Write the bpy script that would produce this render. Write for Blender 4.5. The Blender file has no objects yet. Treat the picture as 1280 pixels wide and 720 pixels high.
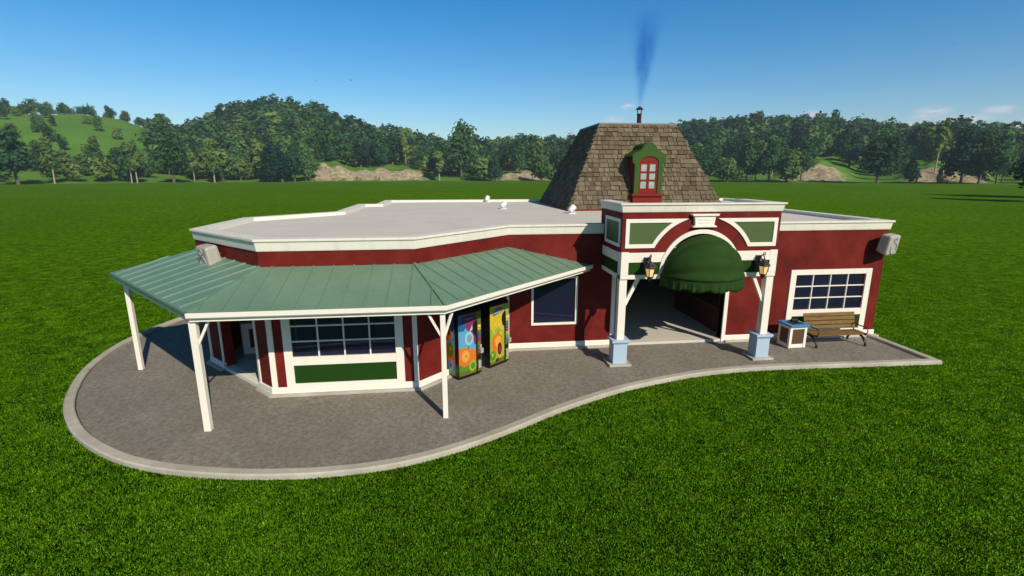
import bpy, math, random
from math import sin, cos, pi, radians, sqrt, atan2, hypot
from mathutils import Vector, noise as mnoise
import numpy as np

random.seed(7)
rng = np.random.default_rng(11)
sc = bpy.context.scene
COL = sc.collection

# ------------------------------------------------------------------ objects
def tag(o, label=None, cat=None, group=None, kind=None):
    if label: o['label'] = label
    if cat: o['category'] = cat
    if group: o['group'] = group
    if kind: o['kind'] = kind
    return o

def empty(name, loc, label, cat, rz=0.0, group=None):
    o = bpy.data.objects.new(name, None)
    o.empty_display_size = 0.3
    COL.objects.link(o)
    o.location = loc
    o.rotation_euler = (0, 0, rz)
    return tag(o, label, cat, group)

class W:
    """wall frame: u along, v up, d outward (to the right-hand side seen from above)"""
    def __init__(self, x, y, ux, uy, z=0.0):
        l = hypot(ux, uy)
        self.o = Vector((x, y, z)); self.u = Vector((ux / l, uy / l, 0)); self.n = Vector((uy / l, -ux / l, 0))
    def p(self, u, v, d):
        q = self.o + self.u * u + self.n * d
        return (q.x, q.y, q.z + v)

class MB:
    def __init__(self):
        self.v = []; self.f = []; self.m = []; self.sm = []
    def add(self, verts, faces, mi=0, smooth=False):
        b = len(self.v)
        self.v += [tuple(p) for p in verts]
        for f in faces:
            self.f.append(tuple(b + i for i in f)); self.m.append(mi); self.sm.append(smooth)
        return self
    def hexa(self, P, mi=0):
        return self.add(P, [(0, 3, 2, 1), (4, 5, 6, 7), (0, 1, 5, 4), (1, 2, 6, 5), (2, 3, 7, 6), (3, 0, 4, 7)], mi)
    def box(self, x0, x1, y0, y1, z0, z1, mi=0):
        return self.hexa([(x0, y0, z0), (x1, y0, z0), (x1, y1, z0), (x0, y1, z0), (x0, y0, z1), (x1, y0, z1), (x1, y1, z1), (x0, y1, z1)], mi)
    def wbox(self, w, u0, u1, v0, v1, d0, d1, mi=0):
        p = w.p
        return self.hexa([p(u0, v0, d1), p(u1, v0, d1), p(u1, v0, d0), p(u0, v0, d0), p(u0, v1, d1), p(u1, v1, d1), p(u1, v1, d0), p(u0, v1, d0)], mi)
    def frustum(self, cx, cy, z0, z1, a0, b0, a1, b1, mi=0):
        return self.hexa([(cx - a0, cy - b0, z0), (cx + a0, cy - b0, z0), (cx + a0, cy + b0, z0), (cx - a0, cy + b0, z0),
                          (cx - a1, cy - b1, z1), (cx + a1, cy - b1, z1), (cx + a1, cy + b1, z1), (cx - a1, cy + b1, z1)], mi)
    def prism(self, w, poly, d0, d1, mi=0):
        n = len(poly)
        V = [w.p(u, v, d1) for u, v in poly] + [w.p(u, v, d0) for u, v in poly]
        F = [tuple(range(n)), tuple(range(2 * n - 1, n - 1, -1))]
        for i in range(n):
            j = (i + 1) % n
            F.append((i, n + i, n + j, j))
        return self.add(V, F, mi)
    def ring(self, w, A, B, d0, d1, mi=0, closed=True):
        n = len(A)
        V = [w.p(u, v, d1) for u, v in A] + [w.p(u, v, d1) for u, v in B] + [w.p(u, v, d0) for u, v in A] + [w.p(u, v, d0) for u, v in B]
        F = []
        for i in range(n if closed else n - 1):
            j = (i + 1) % n
            F += [(i, j, n + j, n + i), (2 * n + i, 3 * n + i, 3 * n + j, 2 * n + j), (i, 2 * n + i, 2 * n + j, j), (n + i, n + j, 3 * n + j, 3 * n + i)]
        if not closed:
            F += [(0, n, 3 * n, 2 * n), (n - 1, 3 * n - 1, 4 * n - 1, 2 * n - 1)]
        return self.add(V, F, mi)
    def slab(self, pts, t, mi=0):
        n = len(pts)
        V = [tuple(p) for p in pts] + [(p[0], p[1], p[2] - t) for p in pts]
        F = [tuple(range(n)), tuple(range(2 * n - 1, n - 1, -1))]
        for i in range(n):
            j = (i + 1) % n
            F.append((i, n + i, n + j, j))
        return self.add(V, F, mi)
    def tube(self, pts, r, n=10, mi=0, smooth=True, caps=True):
        pts = [Vector(p) for p in pts]
        rs = r if isinstance(r, (list, tuple)) else [r] * len(pts)
        V = []; F = []
        for i, p in enumerate(pts):
            t = (pts[min(i + 1, len(pts) - 1)] - pts[max(i - 1, 0)]).normalized()
            a = Vector((0, 0, 1)) if abs(t.z) < .9 else Vector((1, 0, 0))
            x = t.cross(a).normalized(); y = t.cross(x)
            for k in range(n):
                an = 2 * pi * k / n
                V.append(p + (x * cos(an) + y * sin(an)) * rs[i])
        for i in range(len(pts) - 1):
            for k in range(n):
                l = (k + 1) % n
                F.append((i * n + k, i * n + l, (i + 1) * n + l, (i + 1) * n + k))
        self.add(V, F, mi, smooth)
        if caps:
            self.add(V[:n], [tuple(range(n))], mi); self.add(V[-n:], [tuple(range(n - 1, -1, -1))], mi)
        return self
    def bar(self, a, b, w, h, mi=0):
        a = Vector(a); b = Vector(b); t = (b - a).normalized()
        up = Vector((0, 0, 1)) if abs(t.z) < .95 else Vector((0, 1, 0))
        x = t.cross(up).normalized() * (w / 2); y = x.cross(t).normalized() * (h / 2)
        return self.hexa([a - x - y, a + x - y, a + x + y, a - x + y, b - x - y, b + x - y, b + x + y, b - x + y], mi)
    def lathe(self, prof, cx, cy, n=16, mi=0, smooth=True, rot0=0.0):
        V = []; F = []
        for r, z in prof:
            for k in range(n):
                a = 2 * pi * k / n + rot0
                V.append((cx + r * cos(a), cy + r * sin(a), z))
        for i in range(len(prof) - 1):
            for k in range(n):
                l = (k + 1) % n
                F.append((i * n + k, i * n + l, (i + 1) * n + l, (i + 1) * n + k))
        F.append(tuple(range(n - 1, -1, -1))); F.append(tuple((len(prof) - 1) * n + k for k in range(n)))
        return self.add(V, F, mi, smooth)
    def sweep(self, prof, path, closed=True, mi=0):
        """prof: closed loop of (d, z); path: (x, y[, dz])"""
        m = len(prof); N = len(path); V = []
        P = [Vector((p[0], p[1])) for p in path]
        for i in range(N):
            dz = path[i][2] if len(path[i]) > 2 else 0.0
            def nrm(a, b):
                t = (P[b] - P[a]).normalized(); return Vector((t.y, -t.x))
            if closed or 0 < i < N - 1:
                n0 = nrm((i - 1) % N, i); n1 = nrm(i, (i + 1) % N)
                s = (n0 + n1); s = s / max(0.2, (1 + n0.dot(n1)))
            else:
                s = nrm(0, 1) if i == 0 else nrm(N - 2, N - 1)
            for d, z in prof:
                V.append((P[i].x + s.x * d, P[i].y + s.y * d, z + dz))
        F = []
        for i in range(N if closed else N - 1):
            j = (i + 1) % N
            for k in range(m):
                l = (k + 1) % m
                F.append((i * m + k, j * m + k, j * m + l, i * m + l))
        if not closed:
            F.append(tuple(range(m - 1, -1, -1))); F.append(tuple((N - 1) * m + k for k in range(m)))
        return self.add(V, F, mi)
    def build(self, name, mats, parent=None, bevel=0.0, loc=None, fixn=True):
        me = bpy.data.meshes.new(name)
        me.from_pydata([tuple(map(float, p)) for p in self.v], [], self.f)
        if not isinstance(mats, (list, tuple)): mats = [mats]
        for m in mats: me.materials.append(m)
        me.polygons.foreach_set('material_index', self.m)
        me.polygons.foreach_set('use_smooth', self.sm)
        if fixn:
            import bmesh
            bm = bmesh.new(); bm.from_mesh(me)
            bmesh.ops.recalc_face_normals(bm, faces=bm.faces)
            bm.to_mesh(me); bm.free()
        me.update()
        o = bpy.data.objects.new(name, me)
        COL.objects.link(o)
        if parent is not None:
            o.parent = parent
        if loc is not None: o.location = loc
        if bevel:
            b = o.modifiers.new('bevel', 'BEVEL'); b.width = bevel; b.segments = 2; b.limit_method = 'ANGLE'; b.angle_limit = radians(40)
        return o

def npmesh(name, V, F, mats, parent=None, matidx=None, link=True):
    """V (n,3), F (m,3|4) arrays"""
    me = bpy.data.meshes.new(name)
    k = F.shape[1]
    me.vertices.add(len(V)); me.vertices.foreach_set('co', V.astype(np.float32).ravel())
    me.loops.add(F.size); me.loops.foreach_set('vertex_index', F.astype(np.int32).ravel())
    me.polygons.add(len(F)); me.polygons.foreach_set('loop_start', np.arange(0, F.size, k, dtype=np.int32))
    if matidx is not None: me.polygons.foreach_set('material_index', matidx.astype(np.int32))
    me.update(calc_edges=True); me.validate()
    for m in (mats if isinstance(mats, (list, tuple)) else [mats]): me.materials.append(m)
    if not link: return me
    o = bpy.data.objects.new(name, me); COL.objects.link(o)
    if parent is not None: o.parent = parent
    return o

# ------------------------------------------------------------------ materials
class N:
    def __init__(self, name):
        self.m = bpy.data.materials.new(name); self.m.use_nodes = True
        self.t = self.m.node_tree; self.t.nodes.clear()
        self.out = self.n('ShaderNodeOutputMaterial')
    def n(self, typ, **k):
        x = self.t.nodes.new(typ)
        for a, b in k.items(): setattr(x, a, b)
        return x
    def l(self, a, b): self.t.links.new(a, b)
    def coord(self, kind='Object', scale=(1, 1, 1)):
        c = self.n('ShaderNodeTexCoord'); mp = self.n('ShaderNodeMapping'); mp.inputs['Scale'].default_value = scale
        mp.inputs['Location'].default_value = (3.7, 1.3, .41)
        if scale == (1, 1, 1): mp.inputs['Rotation'].default_value = (.41, .23, .6)
        if kind == 'World':
            g = self.n('ShaderNodeNewGeometry'); self.l(g.outputs['Position'], mp.inputs['Vector'])
        else: self.l(c.outputs[kind], mp.inputs['Vector'])
        return mp.outputs[0]
    def noise(self, vec, scale, detail=4, rough=.55, dist=0.0):
        x = self.n('ShaderNodeTexNoise'); x.inputs['Scale'].default_value = scale; x.inputs['Detail'].default_value = detail
        x.inputs['Roughness'].default_value = rough; x.inputs['Distortion'].default_value = dist
        self.l(vec, x.inputs['Vector']); return x.outputs['Fac']
    def ramp(self, fac, stops):
        r = self.n('ShaderNodeValToRGB'); e = r.color_ramp.elements
        while len(e) < len(stops): e.new(.5)
        for i, (p, c) in enumerate(stops):
            e[i].position = p; e[i].color = (*c, 1) if len(c) == 3 else c
        self.l(fac, r.inputs[0]); return r.outputs[0]
    def mix(self, fac, a, b, blend='MIX'):
        x = self.n('ShaderNodeMix', data_type='RGBA', blend_type=blend)
        for s, v in ((x.inputs[0], fac), (x.inputs[6], a), (x.inputs[7], b)):
            if isinstance(v, (int, float)): s.default_value = v
            elif isinstance(v, (tuple, list)): s.default_value = (*v, 1) if len(v) == 3 else v
            else: self.l(v, s)
        return x.outputs[2]
    def math(self, op, a, b=0.0):
        x = self.n('ShaderNodeMath', operation=op)
        for s, v in ((x.inputs[0], a), (x.inputs[1], b)):
            if isinstance(v, (int, float)): s.default_value = v
            else: self.l(v, s)
        return x.outputs[0]
    def bsdf(self, color, rough=.6, metal=0.0, spec=.4, bump=None, bstr=.3, bdist=.02, **kw):
        b = self.n('ShaderNodeBsdfPrincipled')
        if isinstance(color, (tuple, list)): b.inputs['Base Color'].default_value = (*color, 1)
        else: self.l(color, b.inputs['Base Color'])
        if isinstance(rough, (int, float)): b.inputs['Roughness'].default_value = rough
        else: self.l(rough, b.inputs['Roughness'])
        b.inputs['Metallic'].default_value = metal
        b.inputs['Specular IOR Level'].default_value = spec
        if bump is not None:
            bp = self.n('ShaderNodeBump'); bp.inputs['Strength'].default_value = bstr; bp.inputs['Distance'].default_value = bdist
            self.l(bump, bp.inputs['Height']); self.l(bp.outputs[0], b.inputs['Normal'])
        for k, v in kw.items(): b.inputs[k].default_value = v
        self.l(b.outputs[0], self.out.inputs[0]); return self.m

def paint(name, col, rough=.55, var=.12, scale=2.0, dirt=.0, bump=.15, spec=.35, metal=0.0, streak=False):
    """painted surface: broad tone drift, fine mottling, optional grime"""
    m = N(name); v = m.coord('World')
    a = m.noise(v, scale, 5, .6); b = m.noise(v, scale * 9, 4, .6)
    lo = tuple(c * (1 - var) for c in col); hi = tuple(min(1, c * (1 + var)) for c in col)
    c = m.mix(m.math('ADD', m.math('MULTIPLY', a, .7), m.math('MULTIPLY', b, .3)), lo, hi)
    if dirt:
        s = m.coord('World', (3, 3, .5) if streak else (1, 1, 1))
        d = m.ramp(m.noise(s, 1.6, 6, .65), [(.48, (0, 0, 0)), (.75, (1, 1, 1))])
        c = m.mix(m.math('MULTIPLY', d, dirt), c, tuple(x * .55 + y for x, y in zip(col, (.03, .024, .015))))
    return m.bsdf(c, rough, metal, spec, b, bump, .01)

M = {}
def mats():
    # red stucco
    m = N('red_stucco'); v = m.coord('World')
    a = m.noise(v, 1.3, 6, .65); b = m.noise(v, 14, 5, .65)
    c = m.ramp(a, [(.32, (.088, .0075, .0055)), (.5, (.145, .012, .0085)), (.68, (.185, .021, .015))])
    c = m.mix(m.math('MULTIPLY', b, .35), c, (.09, .010, .009))
    M['red'] = m.bsdf(c, .7, 0, .16, b, .45, .012)
    M['white'] = paint('white_paint', (.80, .775, .72), .5, .05, 1.5, .16, .12, streak=True)
    M['cornice'] = paint('weathered_white_paint', (.74, .72, .66), .55, .06, 1.2, .3, .15, streak=True)
    # flat roof membrane: broad seams
    m = N('roof_membrane'); v = m.coord('World'); vs = m.coord('World', (.15, 1.9, 1))
    a = m.noise(v, .7, 6, .6); b = m.noise(vs, 2.0, 4, .6); e = m.noise(v, 30, 3)
    c = m.ramp(a, [(.25, (.57, .56, .53)), (.75, (.67, .655, .625))])
    c = m.mix(m.math('MULTIPLY', b, .35), c, (.50, .49, .47))
    M['deck'] = m.bsdf(c, .8, 0, .2, e, .15, .01)
    # green standing seam metal
    m = N('green_metal_roofing'); v = m.coord('World')
    a = m.noise(v, .9, 5, .6); b = m.noise(v, 7, 5, .65)
    c = m.ramp(a, [(.3, (.155, .275, .20)), (.7, (.19, .32, .24))])
    c = m.mix(m.ramp(b, [(.5, (0, 0, 0)), (.8, (.35, .35, .35))]), c, (.12, .20, .15))
    M['canopy'] = m.bsdf(c, m.ramp(b, [(.3, (.36,) * 3), (.8, (.6,) * 3)]), .25, .4, b, .06, .01)
    M['canopy_dark'] = paint('green_metal_seam', (.10, .19, .14), .5, .1)
    M['panel'] = paint('dark_green_paint', (.012, .050, .005), .65, .25, 3, 0, .25, spec=.12)
    M['panel2'] = paint('olive_green_paint', (.066, .110, .036), .5, .1, 2)
    M['dormer_green'] = paint('dormer_green_paint', (.032, .085, .016), .6, .15, 3, spec=.15)
    M['dormer_red'] = paint('dormer_red_paint', (.175, .014, .010), .6, .12, 3, spec=.15)
    # awning canvas
    m = N('green_canvas'); v = m.coord('World')
    a = m.noise(v, 2.2, 5, .6); w = m.noise(v, 160, 2)
    c = m.ramp(a, [(.3, (.015, .042, .007)), (.7, (.024, .060, .010))])
    M['awning'] = m.bsdf(c, .85, 0, .15, w, .2, .004)
    M['blue'] = paint('pale_blue_paint', (.40, .52, .68), .5, .06, 3, .1)
    # concrete
    m = N('concrete'); v = m.coord('World')
    a = m.noise(v, 1.1, 6, .65); b = m.noise(v, 22, 5, .7)
    c = m.ramp(a, [(.28, (.34, .32, .27)), (.6, (.47, .45, .40)), (.8, (.54, .52, .48))])
    c = m.mix(m.ramp(b, [(.55, (0, 0, 0)), (.78, (.6, .6, .6))]), c, (.22, .19, .14))
    M['concrete'] = m.bsdf(c, .85, 0, .2, b, .4, .01)
    # gravelly paving
    m = N('gravel_paving'); v = m.coord('World')
    a = m.noise(v, .55, 5, .6, .6); b = m.noise(v, 9, 6, .75); g = m.noise(v, 45, 3, .7)
    c = m.ramp(a, [(.3, (.228, .212, .186)), (.7, (.320, .302, .272))])
    c = m.mix(m.ramp(b, [(.35, (.85,) * 3), (.62, (0,) * 3)]), c, (.125, .110, .092))
    c = m.mix(m.ramp(g, [(.52, (0,) * 3), (.72, (.75,) * 3)]), c, (.31, .285, .245))
    h = m.math('ADD', m.math('MULTIPLY', b, .6), g)
    M['paving'] = m.bsdf(c, .92, 0, .15, h, .7, .02)
    M['kerb'] = M['concrete']
    # interior floor
    M['floor'] = paint('pale_screed_floor', (.58, .555, .50), .6, .06, 1.2, .15, .1)
    M['inner'] = paint('dim_plaster', (.22, .20, .19), .8, .1)
    # glass
    m = N('dark_window_glass')
    fr = m.n('ShaderNodeFresnel'); fr.inputs[0].default_value = 1.5
    g = m.n('ShaderNodeBsdfGlossy'); g.inputs['Roughness'].default_value = .02; g.inputs['Color'].default_value = (.9, .93, 1, 1)
    t = m.n('ShaderNodeBsdfTransparent'); t.inputs['Color'].default_value = (.60, .64, .80, 1)
    d = m.n('ShaderNodeBsdfDiffuse'); d.inputs['Color'].default_value = (.022, .026, .075, 1)
    x0 = m.n('ShaderNodeMixShader'); x0.inputs[0].default_value = .45; m.l(t.outputs[0], x0.inputs[1]); m.l(d.outputs[0], x0.inputs[2])
    x = m.n('ShaderNodeMixShader'); m.l(fr.outputs[0], x.inputs[0]); m.l(x0.outputs[0], x.inputs[1]); m.l(g.outputs[0], x.inputs[2])
    m.l(x.outputs[0], m.out.inputs[0]); M['glass'] = m.m
    m = N('hazy_pale_glass'); v = m.coord('World')
    c = m.ramp(m.noise(v, 5, 4), [(.3, (.22, .29, .29)), (.7, (.36, .42, .40))])
    M['pale_glass'] = m.bsdf(c, .25, 0, .5)
    # shingles: per shingle tone
    m = N('wood_shingle'); at = m.n('ShaderNodeAttribute', attribute_name='tone'); v = m.coord('World')
    a = m.noise(v, 6, 6, .7); s = m.noise(m.coord('World', (10, 10, 1.2)), 3, 5, .7)
    c = m.ramp(at.outputs['Fac'], [(0, (.075, .061, .042)), (.5, (.165, .138, .093)), (1, (.25, .218, .155))])
    c = m.mix(m.ramp(s, [(.4, (.75,) * 3), (.62, (0,) * 3)]), c, (.075, .058, .038))
    c = m.mix(m.ramp(a, [(.5, (0,) * 3), (.75, (.5,) * 3)]), c, (.11, .10, .055))
    M['shingle'] = m.bsdf(c, .9, 0, .15, s, .5, .015)
    M['ridge'] = paint('grey_ridge_lead', (.20, .185, .18), .7, .15, 3, .3)
    M['rust'] = paint('rusty_pipe', (.038, .016, .014), .7, .3, 8)
    M['black'] = paint('black_iron', (.012, .012, .014), .45, .2, 6, spec=.5)
    M['lamp_glass'] = N('amber_lamp_glass').bsdf((.82, .55, .24), .3, 0, .5, **{'Emission Color': (1, .62, .25, 1), 'Emission Strength': .45})
    # bench timber
    m = N('bench_timber'); v = m.coord('World', (1.2, 14, 14)); a = m.noise(v, 3, 6, .7, .8); b = m.noise(m.coord('World'), 2.2, 3)
    c = m.ramp(a, [(.34, (.06, .031, .008)), (.5, (.175, .098, .024)), (.66, (.27, .165, .05))])
    M['timber'] = m.bsdf(m.mix(m.math('MULTIPLY', b, .5), c, (.14, .075, .022)), .6, 0, .3, a, .3, .01)
    M['wood_dark'] = paint('brown_wood_panel', (.10, .055, .026), .65, .35, 9, 0, .3)
    M['grey_case'] = paint('grey_speaker_case', (.40, .385, .355), .55, .06, 5, .15)
    M['grille'] = paint('grey_grille_mesh', (.30, .30, .31), .7, .1, 40)
    M['white_metal'] = paint('white_metal', (.78, .78, .77), .4, .04, 5)
    M['lens'] = N('lamp_lens').bsdf((.10, .12, .16), .1, 0, .6)
    M['counter'] = paint('oxblood_counter', (.085, .018, .012), .45, .2, 4)
    def flat(k, c, r=.4, **kw): M[k] = paint(k, tuple(q * .8 for q in c), r, kw.get('var', .10), 9, 0, .04)  # scaled darker, putting partial shade into the vending machine print colours
    flat('sky_print', (.12, .40, .66)); flat('deep_print', (.02, .12, .36)); flat('orange_print', (.72, .20, .02)); flat('leaf_print', (.09, .26, .02))
    flat('olive_print', (.14, .15, .02)); flat('plum_print', (.24, .03, .13)); flat('yellow_print', (.66, .50, .03), var=.2); flat('lime_print', (.34, .46, .04), var=.2)
    flat('ice_print', (.36, .62, .74)); flat('peach_print', (.80, .36, .12)); flat('maroon_print', (.10, .012, .012)); flat('bubble_print', (.75, .75, .30))
    flat('steel', (.42, .42, .42)); flat('violet_print', (.16, .05, .30)); flat('cobalt_print', (.04, .10, .42)); flat('amber_print', (.85, .42, .05)); flat('navy_logo', (.06, .16, .30)); flat('silver_logo', (.50, .58, .62))
    flat('black_case', (.010, .010, .011), .35)
    flat('sky_rim', (.05, .27, .62)); flat('bin_hole', (.02, .015, .01)); flat('bottle_green', (.008, .035, .018))
    # grass ground
    m = N('meadow_grass'); v = m.coord('World')
    big = m.noise(v, .03, 5, .6); mid = m.noise(v, 1.7, 5, .7, .5); fine = m.noise(v, 6.0, 6, .8, .6); xf = m.noise(v, 30, 3, .7)
    mixf = m.math('ADD', m.math('MULTIPLY', fine, .42), m.math('ADD', m.math('MULTIPLY', mid, .36), m.math('MULTIPLY', xf, .22)))
    stops = [(.41, (.012, .043, .0010)), (.475, (.044, .118, .002)), (.525, (.086, .200, .003)), (.60, (.165, .31, .010))]
    c = m.ramp(mixf, stops)
    c = m.mix(m.math('MULTIPLY', m.ramp(big, [(.4, (0,) * 3), (.65, (.35,) * 3)]), 1.0), c, (.036, .110, .0025))
    dry = m.ramp(m.noise(v, 2.7, 5, .7), [(.58, (0,) * 3), (.8, (.45,) * 3)])
    c = m.mix(dry, c, (.105, .120, .008))
    M['grass'] = m.bsdf(c, 1.0, 0, .0, mixf, 1.0, .14)
    m = N('grass_blade'); v = m.coord('World')
    a = m.noise(v, 1.7, 5, .7, .5); b = m.noise(v, 13, 3, .75); d_ = m.noise(v, 45, 2)
    f = m.math('ADD', m.math('MULTIPLY', a, .12), m.math('ADD', m.math('MULTIPLY', b, .42), m.math('MULTIPLY', d_, .46)))
    c = m.ramp(f, [(.39, (.036, .118, .003)), (.50, (.120, .325, .010)), (.61, (.27, .54, .036))])
    c = m.mix(m.ramp(m.noise(v, 2.7, 5, .7), [(.58, (0,) * 3), (.8, (.45,) * 3)]), c, (.21, .24, .020))
    M['blade'] = m.bsdf(c, 1.0, 0, .0)
    # hills: grass with sandy banks (bank = vertex attribute)
    m = N('hill_grass'); v = m.coord('World'); at = m.n('ShaderNodeAttribute', attribute_name='bank')
    a = m.noise(v, .02, 5, .6); b = m.noise(v, .3, 5, .7)
    c = m.ramp(m.math('ADD', m.math('MULTIPLY', a, .6), m.math('MULTIPLY', b, .4)), [(.3, (.062, .165, .016)), (.7, (.125, .265, .034))])
    sand = m.ramp(m.noise(m.coord('World', (1, 1, .35)), .35, 6, .7), [(.34, (.12, .105, .07)), (.5, (.33, .28, .185)), (.66, (.50, .44, .31))])
    f = m.math('ADD', at.outputs['Fac'], m.math('MULTIPLY', m.math('SUBTRACT', b, .5), 1.2))
    c = m.mix(m.ramp(f, [(.42, (0,) * 3), (.6, (1,) * 3)]), c, sand)
    M['hill'] = m.bsdf(c, .95, 0, .05, b, .6, .5)
    # foliage
    def foliage(key, dark, lite, attr=False):
        m = N(key); v = m.coord('World')
        if attr: rnd = m.n('ShaderNodeAttribute', attribute_name='tone').outputs['Fac']
        else: rnd = m.n('ShaderNodeObjectInfo').outputs['Random']
        a = m.noise(v, .16, 3, .6); b = m.noise(v, 1.1, 3, .6)
        f = m.math('ADD', m.math('MULTIPLY', a, .30), m.math('ADD', m.math('MULTIPLY', b, .25), m.math('MULTIPLY', rnd, .45)))
        c = m.ramp(f, [(.25, dark), (.75, lite)])
        bs = m.n('ShaderNodeBsdfDiffuse'); m.l(c, bs.inputs[0])
        tr = m.n('ShaderNodeBsdfTranslucent'); m.l(c, tr.inputs[0])
        x = m.n('ShaderNodeMixShader'); x.inputs[0].default_value = .25; m.l(bs.outputs[0], x.inputs[1]); m.l(tr.outputs[0], x.inputs[2])
        m.l(x.outputs[0], m.out.inputs[0]); M[key] = m.m
    for pre in ('', 'forest_'):
        foliage(pre + 'oak_leaves', (.022, .072, .030), (.120, .245, .074), bool(pre))
        foliage(pre + 'ash_leaves', (.048, .120, .036), (.185, .285, .080), bool(pre))
        foliage(pre + 'dark_leaves', (.010, .042, .030), (.052, .140, .062), bool(pre))
    M['bark'] = paint('grey_bark', (.12, .095, .07), .9, .3, 1.5)
    M['pale_bark'] = paint('pale_bark', (.33, .27, .20), .9, .25, 1.2)
    M['bird'] = N('dark_feathers').bsdf((.02, .022, .03), .8)
mats()

# ------------------------------------------------------------------ plan
P0 = (-5.05, 13.5); P1 = (-1.05, 13.5); P2 = (1.83, 16.38); P3 = (15.7, 16.38)
P12 = (-7.88, 16.33); P11 = (-7.88, 20.33); P10 = (-5.05, 23.16)
OUT = [P0, P1, P2, P3, (15.7, 27.6), (18.6, 27.6), (18.6, 32.7), (-4.1, 32.7), (-4.1, 28.7), (-5.05, 28.7), P10, P11, P12]
S2 = sqrt(.5)
FR = 16.38
PY = 14.5                      # portico front plane
PX0, PX1 = 5.05, 10.13         # portico sides
AX, AZ, AR = 7.59, 3.01, 1.32  # arch

bld = empty('cafe_building', (5.0, 20.0, 0), 'low red stuccoed cafe with white cornices, green tin canopy, arched portico and shingled hip roof', 'building')
def part(mb, name, mat, parent=None, bevel=0.0):
    o = mb.build(name, mat, None, bevel)
    par = parent or bld
    o.parent = par
    o.matrix_parent_inverse = (bld.matrix_basis if par is bld else bld.matrix_basis).inverted() if False else o.matrix_parent_inverse
    return o
# all geometry is authored in world metres: the building's Empty stands at its base, parts carry the inverse offset
def fix(o, root):
    o.location = tuple(-c for c in root.location)
    return o
def bpart(mb, name, mat, bevel=0.0):
    o = mb.build(name, mat, bld, bevel); return fix(o, bld)
def sub(mb, name, mat, par, bevel=0.0):
    return mb.build(name, mat, par, bevel)      # par already carries the offset

TH = .3
def wall(a, b, holes=(), z1=4.02, z0=0.0, start=0.0):
    w = W(a[0], a[1], b[0] - a[0], b[1] - a[1]); L = hypot(b[0] - a[0], b[1] - a[1])
    mb = MB(); u = start
    for (h0, h1, v0, v1) in sorted(holes):
        if h0 > u: mb.wbox(w, u, h0, z0, z1, -TH, 0)
        if v0 > z0: mb.wbox(w, h0, h1, z0, v0, -TH, 0)
        if v1 < z1: mb.wbox(w, h0, h1, v1, z1, -TH, 0)
        u = h1
    if u < L: mb.wbox(w, u, L, z0, z1, -TH, 0)
    return bpart(mb, 'wall', M['red'])

ENT0, ENT1 = 5.56, 9.62
w_bay = wall(P0, P1, [(.62, 3.38, 1.08, 2.46)])
w_diag = wall(P1, P2)
w_main = wall(P2, P3, [(2.64 - P2[0], 4.18 - P2[0], .90, 2.54), (ENT0 - P2[0], ENT1 - P2[0], 0.0, 3.0), (12.34 - P2[0], 15.02 - P2[0], 1.0, 2.40)])
for i in range(3, len(OUT) - 1):
    a_, b_, c_ = Vector(OUT[i - 1]), Vector(OUT[i]), Vector(OUT[i + 1])
    e0, e1 = (b_ - a_).normalized(), (c_ - b_).normalized()
    wall(OUT[i], OUT[i + 1], start=TH if (abs(e0.dot(e1)) < .1 and e0.x * e1.y - e0.y * e1.x > 0) else 0.0)
DL = hypot(P0[0] - P12[0], P0[1] - P12[1])
w_door = wall(P12, P0, [(1.0, DL - .72, 0.0, 2.6)])

# cornice + parapet
prof = [(-.34, 4.02), (.03, 4.02), (.04, 4.07), (.065, 4.25), (.11, 4.285), (.11, 4.345), (-.34, 4.345)]
bpart(MB().sweep(prof, OUT), 'cornice', M['cornice'], .008)
# flat roof deck (inside the parapet)
deck = MB()
inn = []
for i in range(len(OUT)):
    a, b, c = Vector(OUT[i - 1]), Vector(OUT[i]), Vector(OUT[(i + 1) % len(OUT)])
    n0 = (b - a).normalized(); n0 = Vector((n0.y, -n0.x)); n1 = (c - b).normalized(); n1 = Vector((n1.y, -n1.x))
    s = (n0 + n1) / (1 + n0.dot(n1)); inn.append(b - s * .2)
deck.slab([(p.x, p.y, 4.21) for p in inn], .14)
roof = bpart(deck, 'roof', M['deck'])
# interior floor slab
fl = MB().slab([(p.x, p.y, .10) for p in inn], .16)
fl.box(ENT0 + .005, ENT1 - .005, FR - .02, FR + .25, .0, .096)
bpart(fl, 'interior_floor', M['floor'])
# baseboard and plinth, cut at the openings
def run(prof, pts, mat, name, bev=.006):
    mb = MB(); mb.sweep(prof, pts, closed=False); return bpart(mb, name, mat, bev)
bb = [(-.05, .05), (.045, .05), (.045, .21), (.03, .23), (-.05, .23)]
pl = [(-.05, -.05), (.17, -.05), (.17, .045), (.13, .06), (-.05, .06)]
dwall = W(P12[0], P12[1], P0[0] - P12[0], P0[1] - P12[1])
j0 = dwall.p(1.0, 0, 0)[:2]; j1 = dwall.p(DL - .72, 0, 0)[:2]
for pf, mt, nm in ((bb, M['white'], 'baseboard'), (pl, M['concrete'], 'plinth')):
    run(pf, [j1, P0, P1, P2, (ENT0 - .12, FR)], mt, nm)
    run(pf, [(ENT1 + .12, FR), P3, (15.7, 27.6)], mt, nm)
    run(pf, [P10, P11, P12, j0], mt, nm)

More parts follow.
